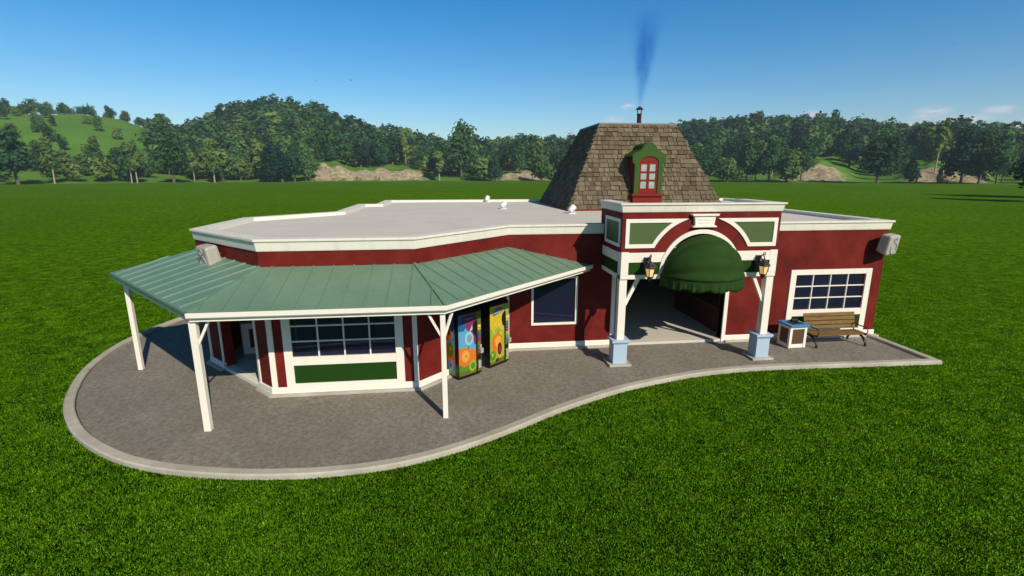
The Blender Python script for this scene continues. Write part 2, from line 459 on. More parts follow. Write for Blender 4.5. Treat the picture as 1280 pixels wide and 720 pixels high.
# vertical corner trims
def trim(w, u0, u1, z0, z1, d=.03):
    return MB().wbox(w, u0, u1, z0, z1, -.02, d)
wb = W(P0[0], P0[1], 1, 0); wd = W(P1[0], P1[1], P2[0] - P1[0], P2[1] - P1[1]); wm = W(0, FR, 1, 0)
for mb in (trim(wb, 0, .15, .232, 3.5), trim(wb, 3.86, 3.99, .232, 3.5), trim(wd, 3.93, 4.06, .232, 3.5),
           trim(dwall, 1.0 - .10, 1.0, .0, 2.7), trim(dwall, DL - .72, DL - .62, .0, 2.7), trim(dwall, 0.0, .14, .232, 3.4), trim(dwall, 1.0, DL - .72, 2.58, 2.7)):
    bpart(mb, 'corner_trim', M['white'], .005)
st = MB(); st.wbox(dwall, 1.0 + .004, DL - .724, .0, .097, -.45, .02)
bpart(st, 'doorway_sill', M['white'])

# windows ---------------------------------------------------------------
def lattice_window(w, uc, z_off=0.0, cols=4, rows=3):
    h = 1.6
    mb = MB()
    st = .22
    mb.wbox(w, uc - h, uc - h + st, .232, 2.60, -.02, .05)
    mb.wbox(w, uc + h - st, uc + h, .232, 2.60, -.02, .05)
    u0, u1 = uc - h + st, uc + h - st
    mb.wbox(w, u0, u1, 2.41, 2.60, -.02, .047)
    mb.wbox(w, u0, u1, .86, 1.10, -.02, .047)
    mb.wbox(w, u0, u1, .232, .33, -.02, .047)
    for k in range(1, cols):
        c = u0 + (u1 - u0) * k / cols
        mb.wbox(w, c - .018, c + .018, 1.10, 2.41, -.06, .02)
    for k in range(1, rows):
        c = 1.10 + 1.31 * k / rows
        mb.wbox(w, u0, u1, c - .018, c + .018, -.055, .016)
    f = bpart(mb, 'window', M['white'], .006)
    sub(MB().wbox(w, u0, u1, 1.10, 2.41, -.045, -.035), 'pane', M['glass'], f)
    sub(MB().wbox(w, u0, u1, .33, .86, -.015, .012), 'panel', M['panel'], f)
    return f
lattice_window(wb, 2.0)
lattice_window(wm, 13.67)
mb = MB(); A = [(2.60, .86), (4.22, .86), (4.22, 2.58), (2.60, 2.58)]; B = [(2.68, .94), (4.14, .94), (4.14, 2.50), (2.68, 2.50)]
mb.ring(wm, A, B, -.02, .04); f = bpart(mb, 'window', M['white'], .006)
sub(MB().wbox(wm, 2.68, 4.14, .94, 2.50, -.04, -.03), 'pane', M['glass'], f)

# entrance frame
mb = MB()
mb.wbox(wm, ENT0 - .14, ENT0, .0, 3.0, -.31, .05); mb.wbox(wm, ENT1, ENT1 + .14, .0, 3.0, -.31, .05)
mb.wbox(wm, ENT0 - .14, ENT1 + .14, 3.002, 3.12, -.31, .05)
bpart(mb, 'door_frame', M['white'], .006)

# portico ---------------------------------------------------------------
wp = W(0, PY, 1, 0)
def arch_pts(r, n=28, zlow=2.82, rev=False):
    pts = [(AX - r, zlow)] + [(AX - r * cos(pi * k / n), AZ + r * sin(pi * k / n)) for k in range(n + 1)] + [(AX + r, zlow)]
    return pts[::-1] if rev else pts
RI = AR - .02
zt, zb = 4.86, 3.64
sa = math.asin((zb - AZ) / RI)
arc = [(AX - RI * cos(a), AZ + RI * sin(a)) for a in np.linspace(sa, pi - sa, 25)]
mb = MB()
mb.prism(wp, [(PX0, zb)] + arc + [(PX1, zb), (PX1, zt), (PX0, zt)], -.25, 0)
mb.box(PX0, PX0 + .25, PY + .25, FR + .3, zb, zt); mb.box(PX1 - .25, PX1, PY + .25, FR + .3, zb, zt)
mb.box(PX0 + .25, PX1 - .25, FR + .05, FR + .3, 4.2, zt)
# inner faces of the bands below
portico = bpart(mb, 'portico', M['red'])
mb = MB().box(PX0 + .02, PX1 - .02, PY + .02, FR + .28, 4.862, 4.95)
sub(mb, 'roof_deck', M['deck'], portico)
mb = MB().box(PX0 + .25, PX1 - .25, PY + .25, FR, 3.66, 3.72)
sub(mb, 'ceiling', M['white'], portico)
cp = [(-.3, 4.86), (.02, 4.86), (.03, 4.90), (.055, 5.05), (.10, 5.08), (.10, 5.125), (-.3, 5.125)]
sub(MB().sweep(cp, [(PX0, FR + .28), (PX0, PY), (PX1, PY), (PX1, FR + .28)], closed=False), 'cornice', M['cornice'], portico, .006)
# lintel bands
def band(z0, z1, d0, d1, right):
    r = RI
    zz = np.linspace(z0, z1, 7)
    edge = [(AX + (1 if right else -1) * (sqrt(max(0, r * r - (z - AZ) ** 2)) if z > AZ else r), z) for z in zz]
    if right: return [(PX1 - (.0), z0)] + [(PX1, z1)] + edge[::-1] if False else edge + [(PX1, z1), (PX1, z0)]
    return [(PX0, z0)] + edge + [(PX0, z1)]
for right in (False, True):
    up = MB(); lo = MB(); gr = MB()
    up.prism(wp, band(3.34, 3.638, 0, 0, right), -.25, .03); lo.prism(wp, band(2.82, 2.95, 0, 0, right), -.25, .03); gr.prism(wp, band(2.952, 3.338, 0, 0, right), -.25, -.01)
    x0, x1 = ((PX1 - .22, PX1 + .03) if right else (PX0 - .03, PX0 + .22))
    up.box(x0, x1, PY + .25, FR - .05, 3.34, 3.638); lo.box(x0, x1, PY + .25, FR - .05, 2.82, 2.95)
    gr.box(x0 + .04, x1 - .04, PY + .25, FR - .05, 2.952, 3.338)
    sub(up, 'lintel', M['white'], portico, .006); sub(lo, 'lintel', M['white'], portico, .006); sub(gr, 'frieze', M['panel'], portico)
# arch ring
sub(MB().ring(wp, arch_pts(AR), arch_pts(AR - .13), -.2, .06, closed=False), 'arch_trim', M['white'], portico, .006)
# shaped green panels
def shaped(right):
    R1, R2 = 1.70, 1.82
    xl, zt_, zb_ = 5.15, 4.66, 3.78
    def loop(R, x, zt, zb):
        a0 = math.asin((zb - AZ) / R); a1 = math.asin(min(1, (zt - AZ) / R))
        a1 = min(a1, math.acos(max(-1, min(1, .47 / R))))
        arcp = [(AX - R * cos(a), AZ + R * sin(a)) for a in np.linspace(a0, a1, 14)]
        arcp[-1] = (arcp[-1][0], zt)
        return [(x, zt), (x, zb)] + arcp
    A = loop(R1, xl, zt_, zb_); B = loop(R2, xl + .12, zt_ - .115, zb_ + .12)
    if right:
        A = [(2 * AX - u, v) for u, v in A][::-1]; B = [(2 * AX - u, v) for u, v in B][::-1]
    pn = sub(MB().prism(wp, B, -.02, .006), 'green_panel', M['panel2'], portico)
    sub(MB().ring(wp, A, B, -.02, .035), 'panel_frame', M['white'], portico, .004)
shaped(False); shaped(True)
# side panels
for X, nx in ((PX0, -1), (PX1, 1)):
    ws = W(X, FR if nx < 0 else PY, 0, -1 if nx < 0 else 1)
    L = FR - PY
    u0, u1 = (.28, L - .12) if nx < 0 else (.12, L - .28)
    A = [(u0, 3.80), (u1, 3.80), (u1, 4.66), (u0, 4.66)]; B = [(u0 + .1, 3.9), (u1 - .1, 3.9), (u1 - .1, 4.56), (u0 + .1, 4.56)]
    sub(MB().ring(ws, A, B, -.02, .035), 'panel_frame', M['white'], portico, .004)
    sub(MB().prism(ws, B, -.02, .006), 'green_panel', M['panel2'], portico)
# keystone
ks = MB()
ks.prism(wp, [(7.29, 4.46), (7.89, 4.46), (7.93, 4.74), (7.25, 4.74)], -.02, .12)
ks.prism(wp, [(7.19, 4.74), (7.99, 4.74), (8.03, 4.80), (7.15, 4.80)], -.02, .17)
ks.prism(wp, [(7.20, 4.40), (7.98, 4.40), (7.93, 4.46), (7.25, 4.46)], -.02, .16)
ks.wbox(wp, 7.40, 7.78, 4.62, 4.66, .0, .135); ks.wbox(wp, 7.40, 7.78, 4.53, 4.57, .0, .135)
sub(ks, 'keystone', M['white'], portico, .008)
# columns, pedestals, braces
for cx, s in ((PX0 + .12, 1), (PX1 - .12, -1)):
    cy = PY + .14
    c = MB().box(cx - .12, cx + .12, cy - .12, cy + .12, .86, 2.95); c.box(cx - .121, cx + .121, PY - .035, cy + .12, 2.95, 3.66)
    sub(c, 'column', M['white'], portico, .008)
    p = MB(); p.frustum(cx, cy + .06, .075, .72, .225, .225, .225, .225); p.frustum(cx, cy + .06, .72, .80, .225, .225, .29, .29); p.frustum(cx, cy + .06, .80, .87, .29, .29, .29, .29)
    sub(p, 'pedestal', M['blue'], portico, .008)
    sub(MB().box(cx - .36, cx + .36, cy - .27, cy + .45, 0.004, .075), 'footing', M['concrete'], portico, .01)
    sub(MB().bar((cx + s * .10, cy, 1.95), (cx + s * .52, cy, 2.83), .09, .10), 'brace', M['white'], portico)
# awning: a quarter dome with four gores and a scalloped valance
na, nt = 25, 40
aw = MB(); V = []; F = []
for i in range(na):
    a = (pi / 2) * i / (na - 1) * 1.02
    g = abs(math.sin(i / (na - 1) * pi * 3.5 + .0))
    for k in range(nt + 1):
        t = pi * k / nt
        rr = 1.185 + (.085 * g - .06) * sin(t) ** .7 + .10 * sin(a)
        x = AX - rr * cos(t); q = rr * sin(t)
        V.append((x, PY - .02 - 1.12 / 1.185 * q * sin(a) - .05 * sin(a), AZ - .03 + q * cos(a)))
for i in range(na - 1):
    for k in range(nt):
        b = i * (nt + 1) + k; F.append((b, b + 1, b + nt + 2, b + nt + 1))
aw.add(V, F, 0, True)
awn = bpart(aw, 'awning', M['awning'])
sol = awn.modifiers.new('cloth', 'SOLIDIFY'); sol.thickness = .012
va = MB(); V = []; F = []
nv = 160
base = V_last = [Vector((AX - 1.285 * cos(pi * k / nv), PY - .07 - 1.215 * sin(pi * k / nv), AZ - .03)) for k in range(nv + 1)]
for r in range(5):
    for k in range(nv + 1):
        p = base[k]; t = pi * k / nv
        rad = Vector((-cos(t), -sin(t), 0))
        ph = k / nv * 2 * pi * 6
        f = r / 4
        drop = (.31 + .07 * abs(cos(ph / 2))) * f
        q = p + rad * ((.022 * sin(ph * 2.3 + sin(ph)) + .010 * sin(ph * 5.3 + 1)) * f) + Vector((0, 0, -drop - .004))
        V.append(q)
for r in range(4):
    for k in range(nv):
        b = r * (nv + 1) + k; F.append((b, b + 1, b + nv + 2, b + nv + 1))
va.add(V, F, 0, True)
vo = sub(va, 'valance', M['awning'], awn)
s2 = vo.modifiers.new('cloth', 'SOLIDIFY'); s2.thickness = .01

# canopy ------------------------------------------------------------------
C_ = Vector((-5.95, 11.5, 2.95)); RC = Vector((-.22, 11.5, 2.95)); E_ = Vector((4.66, 16.36, 2.95))
K0 = Vector((*P0, 3.61)); K1 = Vector((*P1, 3.61)); K2 = Vector((*P2, 3.61)); U_ = Vector((-7.88, 16.5, 3.72)); L_ = Vector((-10.37, 16.2, 3.05))
cm = MB()
cm.slab([C_, RC, K1, K0], .05); cm.slab([RC, E_, K2, K1], .05); cm.slab([C_, K0, U_], .05); cm.slab([C_, U_, L_], .05)
canopy = bpart(cm, 'canopy', M['canopy'])
# seams
def zplane(tri, x, y):
    a, b, c = tri; n = (b - a).cross(c - a)
    return a.z - (n.x * (x - a.x) + n.y * (y - a.y)) / n.z
def clip(poly, o, d):
    """parameter range of the line o + t d inside a convex 2D polygon"""
    ts = []
    n = len(poly)
    for i in range(n):
        a, b = poly[i], poly[(i + 1) % n]
        ex, ey = b.x - a.x, b.y - a.y
        den = d[0] * ey - d[1] * ex
        if abs(den) < 1e-9: continue
        t = ((a.x - o[0]) * ey - (a.y - o[1]) * ex) / den
        s = ((a.x - o[0]) * d[1] - (a.y - o[1]) * d[0]) / den
        if -1e-6 <= s <= 1 + 1e-6: ts.append(t)
    return (min(ts), max(ts)) if len(ts) >= 2 else None
sm = MB()
def seams(poly, tris, d, o0, step_v, cnt):
    for k in range(-cnt, cnt):
        o = (o0[0] + step_v[0] * k, o0[1] + step_v[1] * k)
        r = clip(poly, o, d)
        if not r or r[1] - r[0] < .25: continue
        t0, t1 = r[0] + .05, r[1] - .01
        pts = []
        for t in (t0, t1):
            x, y = o[0] + d[0] * t, o[1] + d[1] * t
            best = None
            for tr in tris:
                s = [((tr[(i + 1) % 3].x - tr[i].x) * (y - tr[i].y) - (tr[(i + 1) % 3].y - tr[i].y) * (x - tr[i].x)) for i in range(3)]
                m_ = min(s) if sum(s) > 0 else min(-q for q in s)
                if best is None or m_ > best[0]: best = (m_, tr)
            pts.append((x, y, zplane(best[1], x, y) + .012))
        sm.bar(pts[0], pts[1], .030, .040)
seams([C_, RC, K1, K0], [(C_, RC, K1)], (0, 1), (-5.75, 11.5), (.52, 0), 14)
seams([RC, E_, K2, K1], [(RC, E_, K1)], (-S2, S2), (RC.x, RC.y), (.52 * S2, .52 * S2), 16)
ld = Vector((.93, .37)).normalized()
seams([C_, K0, U_, L_], [(C_, K0, U_), (C_, U_, L_)], (ld.x, ld.y), (C_.x, C_.y), (-.60 * .68, .60 * .73), 16)
for a, b in ((C_, K0), (RC, K1)):
    sm.bar(a + Vector((0, 0, .02)), b + Vector((0, 0, .02)), .07, .05)
sub(sm, 'seam', M['canopy'], canopy)
# eaves gutter and beam
gp = [(L_.x, L_.y, .10), (C_.x, C_.y, 0), (RC.x, RC.y, 0), (E_.x, E_.y, 0)]
g = MB(); g.sweep([(-.03, 2.835), (.055, 2.835), (.075, 2.86), (.075, 2.955), (.05, 2.965), (-.03, 2.90)], gp[1:], closed=False)
sub(g, 'gutter', M['white'], canopy)
g = MB(); g.sweep([(-.03, 2.85), (.03, 2.85), (.05, 2.955), (-.03, 2.90)], gp[:2], closed=False)
sub(g, 'fascia', M['canopy'], canopy)
g = MB(); g.sweep([(-.15, 2.74), (-.03, 2.74), (-.03, 2.834), (-.15, 2.834)], gp, closed=False)
sub(g, 'eaves_beam', M['white'], canopy)
g = MB().bar(L_ + Vector((.1, 0, -.08)), U_ + Vector((-.05, 0, -.10)), .06, .12)
sub(g, 'rake_board', M['white'], canopy)
def post(x, y, w, top, br):
    o = sub(MB().box(x - w / 2, x + w / 2, y - w / 2, y + w / 2, .0, top), 'post', M['white'], canopy, .008)
    for dx, dy in br:
        sub(MB().bar((x + dx * .03, y + dy * .03, 2.12), (x + dx * .36, y + dy * .36, 2.76), .055, .055), 'post_brace', M['white'], canopy)
post(-5.93, 11.68, .155, 2.76, [(1, 0)])
post(-.30, 11.66, .125, 2.76, [(-1, 0), (S2, S2)])
post(-9.82, 15.97, .13, 2.84, [])

# hipped shingle roof --------------------------------------------------------
bx0, bx1, by0, by1, bz = 5.6, 13.6, 24.0, 32.0, 4.26
ins, tz = 2.0, 8.48
core = MB(); e = .06
core.hexa([(bx0 + e, by0 + e, bz), (bx1 - e, by0 + e, bz), (bx1 - e, by1 - e, bz), (bx0 + e, by1 - e, bz),
           (bx0 + ins + e, by0 + ins + e, tz - .03), (bx1 - ins - e, by0 + ins + e, tz - .03), (bx1 - ins - e, by1 - ins - e, tz - .03), (bx0 + ins + e, by1 - ins - e, tz - .03)])
tone = [0.15] * len(core.f)
corners = [((bx0, by0), (bx1, by0)), ((bx1, by0), (bx1, by1)), ((bx1, by1), (bx0, by1)), ((bx0, by1), (bx0, by0))]
rows = 19
sl = hypot(ins, tz - bz)
for a, b in corners:
    w = W(a[0], a[1], b[0] - a[0], b[1] - a[1]); Lb = hypot(b[0] - a[0], b[1] - a[1])
    def pt(u, s, lift):
        # s: 0..1 up the slope; lift: out along the face normal
        nn = w.n * ((tz - bz) / sl) + Vector((0, 0, ins / sl))
        return w.o + w.u * u - w.n * (ins * s) + Vector((0, 0, bz + (tz - bz) * s)) + nn * lift
    for r in range(rows):
        s0 = r / rows; s1 = min(1.0, (r + 1.12) / rows)
        u = ins * s0 - random.uniform(0, .3)
        while u < Lb - ins * s0:
            wd_ = random.choice((.18, .22, .28, .34, .42)) * random.uniform(.9, 1.1)
            a0 = max(u, ins * s0 - .015); a1 = min(u + wd_ - random.uniform(.012, .035), Lb - ins * s0 + .015)
            b0 = max(u, ins * s1); b1 = min(u + wd_ - random.uniform(.012, .035), Lb - ins * s1)
            u += wd_
            if a1 - a0 < .03: continue
            if b1 - b0 < .01:
                m_ = min(max((a0 + a1) / 2, ins * s1), Lb - ins * s1); b0, b1 = m_ - .005, m_ + .005
            dr = random.uniform(-.014, .022) / sl
            t = random.uniform(.035, .085)
            P = [pt(a0, s0 + dr, .0), pt(a1, s0 + dr, .0), pt(b1, s1, -.01), pt(b0, s1, -.01), pt(a0, s0 + dr, t), pt(a1, s0 + dr, t), pt(b1, s1, .006), pt(b0, s1, .006)]
            n0 = len(core.f); core.hexa(P); tone += [min(1, max(0, random.gauss(.54, .26)))] * (len(core.f) - n0)
hip = bpart(core, 'hip_roof', M['shingle'])
at = hip.data.attributes.new('tone', 'FLOAT', 'FACE'); at.data.foreach_set('value', tone)
rd = MB(); cx0, cx1, cy0, cy1 = bx0 + ins, bx1 - ins, by0 + ins, by1 - ins
rd.sweep([(-.22, tz - .06), (.05, tz - .06), (.06, tz - .02), (.02, tz + .035), (-.22, tz + .035)], [(cx0, cy0), (cx1, cy0), (cx1, cy1), (cx0, cy1)])
rd.box(cx0 + .2, cx1 - .2, cy0 + .2, cy1 - .2, tz - .05, tz + .02)
sub(rd, 'ridge_cap', M['ridge'], hip)
sk = MB(); sk.sweep([(-.1, 4.19), (.05, 4.19), (.05, 4.29), (-.1, 4.33)], [(bx0, by0), (bx1, by0), (bx1, by1), (bx0, by1)])
sub(sk, 'skirting', M['dormer_red'], hip)
# dormer
DX, DY = 9.55, 24.05
wdm = W(DX, DY, 1, 0); wdm.u = wdm.u * .89
body = MB()
outl = [(-.80, 4.55), (.80, 4.55), (.80, 6.72), (.42, 6.98), (.16, 7.20), (-.16, 7.20), (-.42, 6.98), (-.80, 6.72)]
body.prism(wdm, outl, -2.0, -.06)
dormer = bpart(body, 'dormer', M['dormer_red'])
ped_half = [(.80, 5.02), (.80, 6.42), (.93, 6.52), (.94, 6.80), (.80, 6.90), (.62, 6.98), (.46, 7.08), (.33, 7.27), (.17, 7.37), (0, 7.40)]
outer = [(0.0, 7.40)] + [(-x, z) for x, z in ped_half[::-1][1:]] + [(-.54, 5.02)]
inner_arc = [(-.54, 6.42)] + [(-.54 * cos(a), 6.55 + .24 * sin(a)) for a in np.linspace(.0, pi, 15)] + [(.54, 6.42)]
poly = [(-.80, 5.02), (-.54, 5.02)] + inner_arc + [(.54, 5.02)] + ped_half + [(-x, z) for x, z in ped_half[::-1][1:-1]]
sub(MB().prism(wdm, poly, -.08, .05), 'dormer_surround', M['dormer_green'], dormer, .004)
# roof of the dormer, running back into the slope
rp = ped_half[3:]
top = [(-x, z) for x, z in rp] + [(x, z) for x, z in rp[::-1][1:]]
topo = [(x * 1.03, z + .05) for x, z in top]
sub(MB().prism(wdm, topo + [(x, z - .04) for x, z in top[::-1]], -1.9, -.01), 'dormer_roof', M['dormer_green'], dormer)
# window of the dormer
wf = MB()
wf.wbox(wdm, -.54, -.42, 5.02, 6.55, -.05, -.0); wf.wbox(wdm, .42, .54, 5.02, 6.55, -.05, -.0)
wf.wbox(wdm, -.42, .42, 5.02, 5.27, -.05, -.001); wf.prism(wdm, [(-.54, 6.55), (-.42, 6.44), (.42, 6.44), (.54, 6.55)] + [(.54 * cos(a), 6.55 + .24 * sin(a)) for a in np.linspace(.05, pi - .05, 13)], -.05, -.001)
wf.wbox(wdm, -.07, .07, 5.27, 6.44, -.05, -.001)
for z in (5.66, 6.05): wf.wbox(wdm, -.42, -.07, z - .04, z + .04, -.05, -.002); wf.wbox(wdm, .07, .42, z - .04, z + .04, -.05, -.002)
sub(wf, 'dormer_window', M['dormer_red'], dormer, .004)
sub(MB().wbox(wdm, -.43, .43, 5.26, 6.46, -.055, -.035), 'dormer_pane', M['pale_glass'], dormer)
sb = MB(); sb.wbox(wdm, -.93, .93, 4.90, 5.02, -.3, .16); sb.wbox(wdm, -.84, .84, 4.5, 4.90, -.3, .06)
sub(sb, 'dormer_sill', M['dormer_red'], dormer, .01)
# chimney pipe
ch = MB(); ch.lathe([(.14, 8.45), (.12, 8.5), (.12, 9.14), (.14, 9.16), (.14, 9.2), (.11, 9.2)], 10.4, 28.0, 14)
chim = bpart(ch, 'chimney', M['rust'])
cc = MB(); cc.lathe([(.0, 9.60), (.05, 9.58), (.21, 9.44), (.21, 9.42), (.0, 9.44)], 10.4, 28.0, 14)
for k in range(4):
    a = k * pi / 2 + .6; cc.tube([(10.4 + .11 * cos(a), 28 + .11 * sin(a), 9.18), (10.4 + .17 * cos(a), 28 + .17 * sin(a), 9.44)], .014, 6)
sub(cc, 'chimney_cap', M['rust'], chim)

# ------------------------------------------------------------------ things on and by the building
def child(mb, name, mat, root, bevel=0.0): return mb.build(name, mat, root, bevel)
def dup(root, loc, rz, label, group=None):
    r = root.copy(); COL.objects.link(r); r.location = loc; r.rotation_euler = (0, 0, rz); r['label'] = label
    if group: r['group'] = group
    for c in list(root.children):
        d = c.copy(); COL.objects.link(d); d.parent = r
        for g_ in list(c.children):
            h = g_.copy(); COL.objects.link(h); h.parent = d
    return r
# wall lanterns (local: wall plane y=0, projecting to -y)
lan = empty('wall_lantern', (5.86, PY - .03, 3.02), 'black scrolled iron lantern on the lintel end near the striped window side', 'lantern', 0, 'lanterns on the portico lintel')
b = MB(); b.box(-.10, .10, -.035, 0, -.05, .52); b.lathe([(.11, .12), (.13, .16), (.13, .36), (.09, .42)], 0, -.06, 12)
child(b, 'back_plate', M['black'], lan, .01)
b = MB()
sc_pts = [(0, -.03, .40), (0, -.10, .50), (0, -.20, .56), (0, -.30, .52), (0, -.32, .44)]
b.tube(sc_pts, .018, 8)
b.tube([(0, -.22, .56), (0, -.26, .64), (0, -.32, .66), (0, -.35, .61), (0, -.32, .57), (0, -.29, .60)], .014, 8)
b.tube([(0, -.03, .20), (0, -.12, .30), (0, -.22, .32), (0, -.26, .38)], .014, 8)
child(b, 'bracket', M['black'], lan)
b = MB(); b.lathe([(.03, .44), (.05, .42), (.10, .36), (.19, .27), (.205, .25), (.205, .22), (.17, .21)], 0, -.32, 6, 0, False)
for k in range(6):
    a = 2 * pi * k / 6; b.bar((.165 * cos(a), -.32 + .165 * sin(a), .22), (.105 * cos(a), -.32 + .105 * sin(a), -.06), .016, .016)
b.lathe([(.12, -.05), (.12, -.08), (.07, -.11), (.09, -.13), (.05, -.17), (.035, -.20), (.015, -.23)], 0, -.32, 6, 0, False)
child(b, 'lamp_housing', M['black'], lan)
child(MB().lathe([(.098, -.05), (.155, .21)], 0, -.32, 6, 0, False), 'lamp_glass', M['lamp_glass'], lan)
lan['label'] = 'black iron scroll lantern on the portico beside the vending machines end'
lan.scale = (1.0, 1.0, .93)
dup(lan, (9.50, PY - .03, 3.02), 0, 'black iron scroll lantern on the portico at the litter bin end')

# loudspeakers (local: wall plane y=0, front -y, centre z=0)
spk = empty('loudspeaker', (15.32, FR - .08, 3.60), 'pale grey tapered loudspeaker under the cornice above the bench window', 'loudspeaker', radians(22), 'loudspeakers on the red walls')
b = MB()
F0 = [(-.36, -.52, -.36), (.36, -.52, -.36), (.30, -.10, -.30), (-.30, -.10, -.30), (-.36, -.46, .36), (.36, -.46, .36), (.30, -.10, .34), (-.30, -.10, .34)]
b.hexa(F0); child(b, 'cabinet', M['grey_case'], spk, .07)
b = MB()
for cx, cz, r in ((.0, -.10, .19), (.0, .20, .08)):
    pts = [(cx + r * cos(t), -.525 + .0833 * (cz + r * sin(t) + .36), cz + r * sin(t)) for t in np.linspace(0, 2 * pi, 25)]
    b.tube(pts, .022, 8)
child(b, 'driver_ring', M['grille'], spk)
child(MB().tube([(0, -.12, 0), (0, 0, 0)], .07, 10), 'bracket', M['black'], spk)
spk.rotation_euler = (radians(12), 0, radians(22))
wz = dwall.p(1.72, 0, 0)
dup(spk, (wz[0], wz[1], 3.74), atan2(dwall.u.y, dwall.u.x), 'pale grey tapered loudspeaker just above the green canopy').rotation_euler = (radians(12), 0, atan2(dwall.u.y, dwall.u.x))

# vending machines
def vending(name, org, ang, label, design):
    root = empty(name, (org[0], org[1], 0), label, 'vending machine', 0, 'vending machines under the canopy')
    w = W(0, 0, cos(ang), sin(ang)); Wd, Dp, Ht = .88, .58, 2.10
    b = MB()
    prof = [(0.0, .06), (0.0, 2.02), (-.06, Ht), (-Dp, Ht), (-Dp, .06)]      # (d, z)
    V = [w.p(0, z, d) for d, z in prof] + [w.p(Wd, z, d) for d, z in prof]
    b.add(V, [(0, 1, 2, 3, 4), (9, 8, 7, 6, 5)] + [(i, 5 + i, 5 + (i + 1) % 5, (i + 1) % 5) for i in range(5)])
    b.wbox(w, .04, Wd - .04, .0, .06, -Dp + .04, -.05)
    child(b, 'cabinet', M['black_case'], root, .012)
    T = .0
    def P(poly, mat, d, name='print'):
        return child(MB().prism(w, poly, T, d), name, M[mat], root)
    pw = .66                                      # printed door width
    def disc(cx, cz, rx, rz, n=22): return [(cx + rx * cos(2 * pi * k / n), cz + rz * sin(2 * pi * k / n)) for k in range(n)]
    ws = W(*(w.p(0, 0, -Dp)[:2]), w.n.x, w.n.y)   # left flank; u runs from the back to the front
    def S(poly, mat, d, name='print'): return child(MB().prism(ws, poly, T, d), name, M[mat], root)
    # control column: rounded recess, buttons, coin box, tray
    cut = [(pw, .12), (pw, 1.15)] + [(pw - .02 - .10 * sin(t), 1.30 + .22 * (1 - cos(t))) for t in np.linspace(0, pi, 9)] + [(pw + .02, 1.78)]
    if design == 'fruit':
        P([(.02, .12)] + [(pw, .12), (pw, 2.0), (.02, 2.0)], 'sky_print', .004)
        P([(.02, 1.52), (.20, 1.50), (.30, 1.60), (.34, 2.0), (.02, 2.0)], 'deep_print', .006)
        P([(.30, 2.0), (.28, 1.62), (.34, 1.50), (.42, 1.46), (.46, 1.30), (.50, 1.22), (.56, 1.32), (.60, 1.02), (pw, 1.0), (pw, 2.0)], 'plum_print', .008)
        P([(.02, .38), (pw, .36), (pw, .84), (.56, .90), (.46, .86), (.38, .95), (.28, .99), (.18, .96), (.10, 1.02), (.02, 1.0)], 'orange_print', .006)
        P([(.02, .12), (pw, .12), (pw, .44), (.52, .36), (.36, .42), (.20, .38), (.10, .48), (.02, .46)], 'leaf_print', .008)
        P([(.02, .12), (pw, .12), (pw, .24), (.02, .26)], 'olive_print', .010)
        for cx, cz, rx, rz, m0, m1 in ((.40, 1.24, .155, .21, 'ice_print', 'orange_print'), (.26, .72, .15, .18, 'peach_print', 'orange_print'), (.52, .36, .14, .17, 'lime_print', 'leaf_print')):
            P(disc(cx, cz, rx, rz), m0, .014, 'fruit_slice'); P(disc(cx + .01, cz, rx * .62, rz * .62), 'sky_print' if m0 == 'ice_print' else ('amber_print' if m0 == 'peach_print' else 'leaf_print'), .017, 'fruit_slice'); P(disc(cx + .02, cz, rx * .26, rz * .26), m1, .020, 'fruit_slice')
        P([(.42, 1.48), (.47, 1.44), (.54, 1.52), (.52, 1.64), (.48, 1.56)], 'silver_logo', .012, 'fruit_slice')
        P([(.34, .92), (.40, .92), (.38, 1.04)], 'leaf_print', .012, 'fruit_slice')
        P([(.16, 1.74), (.60, 1.78), (.60, 1.94), (.16, 1.92)], 'maroon_print', .016, 'sign_plate')
        P([(.20, 1.80), (.56, 1.83), (.56, 1.89), (.20, 1.87)], 'navy_logo', .019, 'sign_plate')
        S([(.05, .12), (Dp - .17, .12), (Dp - .17, 2.0), (.05, 2.0)], 'sky_print', .004)
        S([(.05, 1.55), (Dp - .17, 1.45), (Dp - .17, 2.0), (.05, 2.0)], 'deep_print', .006)
        S([(.05, .45), (Dp - .17, .42), (Dp - .17, .95), (.28, 1.0), (.05, .92)], 'orange_print', .006)
        S([(.05, .12), (Dp - .17, .12), (Dp - .17, .42), (.05, .50)], 'leaf_print', .008)
        for cx, cz, rx, rz, m0, m1 in ((.17, 1.38, .13, .20, 'orange_print', 'maroon_print'), (.21, .92, .16, .23, 'leaf_print', 'orange_print'), (.20, .40, .12, .19, 'sky_print', 'plum_print')):
            S(disc(cx, cz, rx, rz), m0, .014, 'fruit_slice'); S(disc(cx, cz, rx * .3, rz * .3), m1, .018, 'fruit_slice')
    else:
        P([(.02, .12), (pw, .12), (pw, .95), (.02, .95)], 'lime_print', .004)
        P([(.02, .95), (pw, .95), (pw, 2.0), (.02, 2.0)], 'yellow_print', .004)
        P([(.02, .95), (pw, .95), (pw, 1.12), (.40, 1.30), (.15, 1.22), (.02, 1.34)], 'lime_print', .006)
        P([(.08, .86), (.16, 1.06), (.30, 1.10), (.38, 1.20), (.42, 1.08), (.54, .98), (.56, .62), (.44, .58), (.28, .48), (.14, .54)], 'orange_print', .012, 'fruit_slice')
        P([(.22, .92), (.36, 1.04), (.50, .94), (.46, .72), (.26, .66)], 'amber_print', .015, 'fruit_slice')
        P(disc(.44, .56, .13, .26), 'amber_print', .016, 'fruit_slice'); P(disc(.435, .58, .10, .21), 'maroon_print', .019, 'fruit_slice'); P(disc(.44, .55, .05, .12), 'plum_print', .022, 'fruit_slice')
        P(disc(.14, .40, .12, .17), 'leaf_print', .012, 'fruit_slice'); P(disc(.12, .44, .05, .07), 'lime_print', .015, 'fruit_slice')
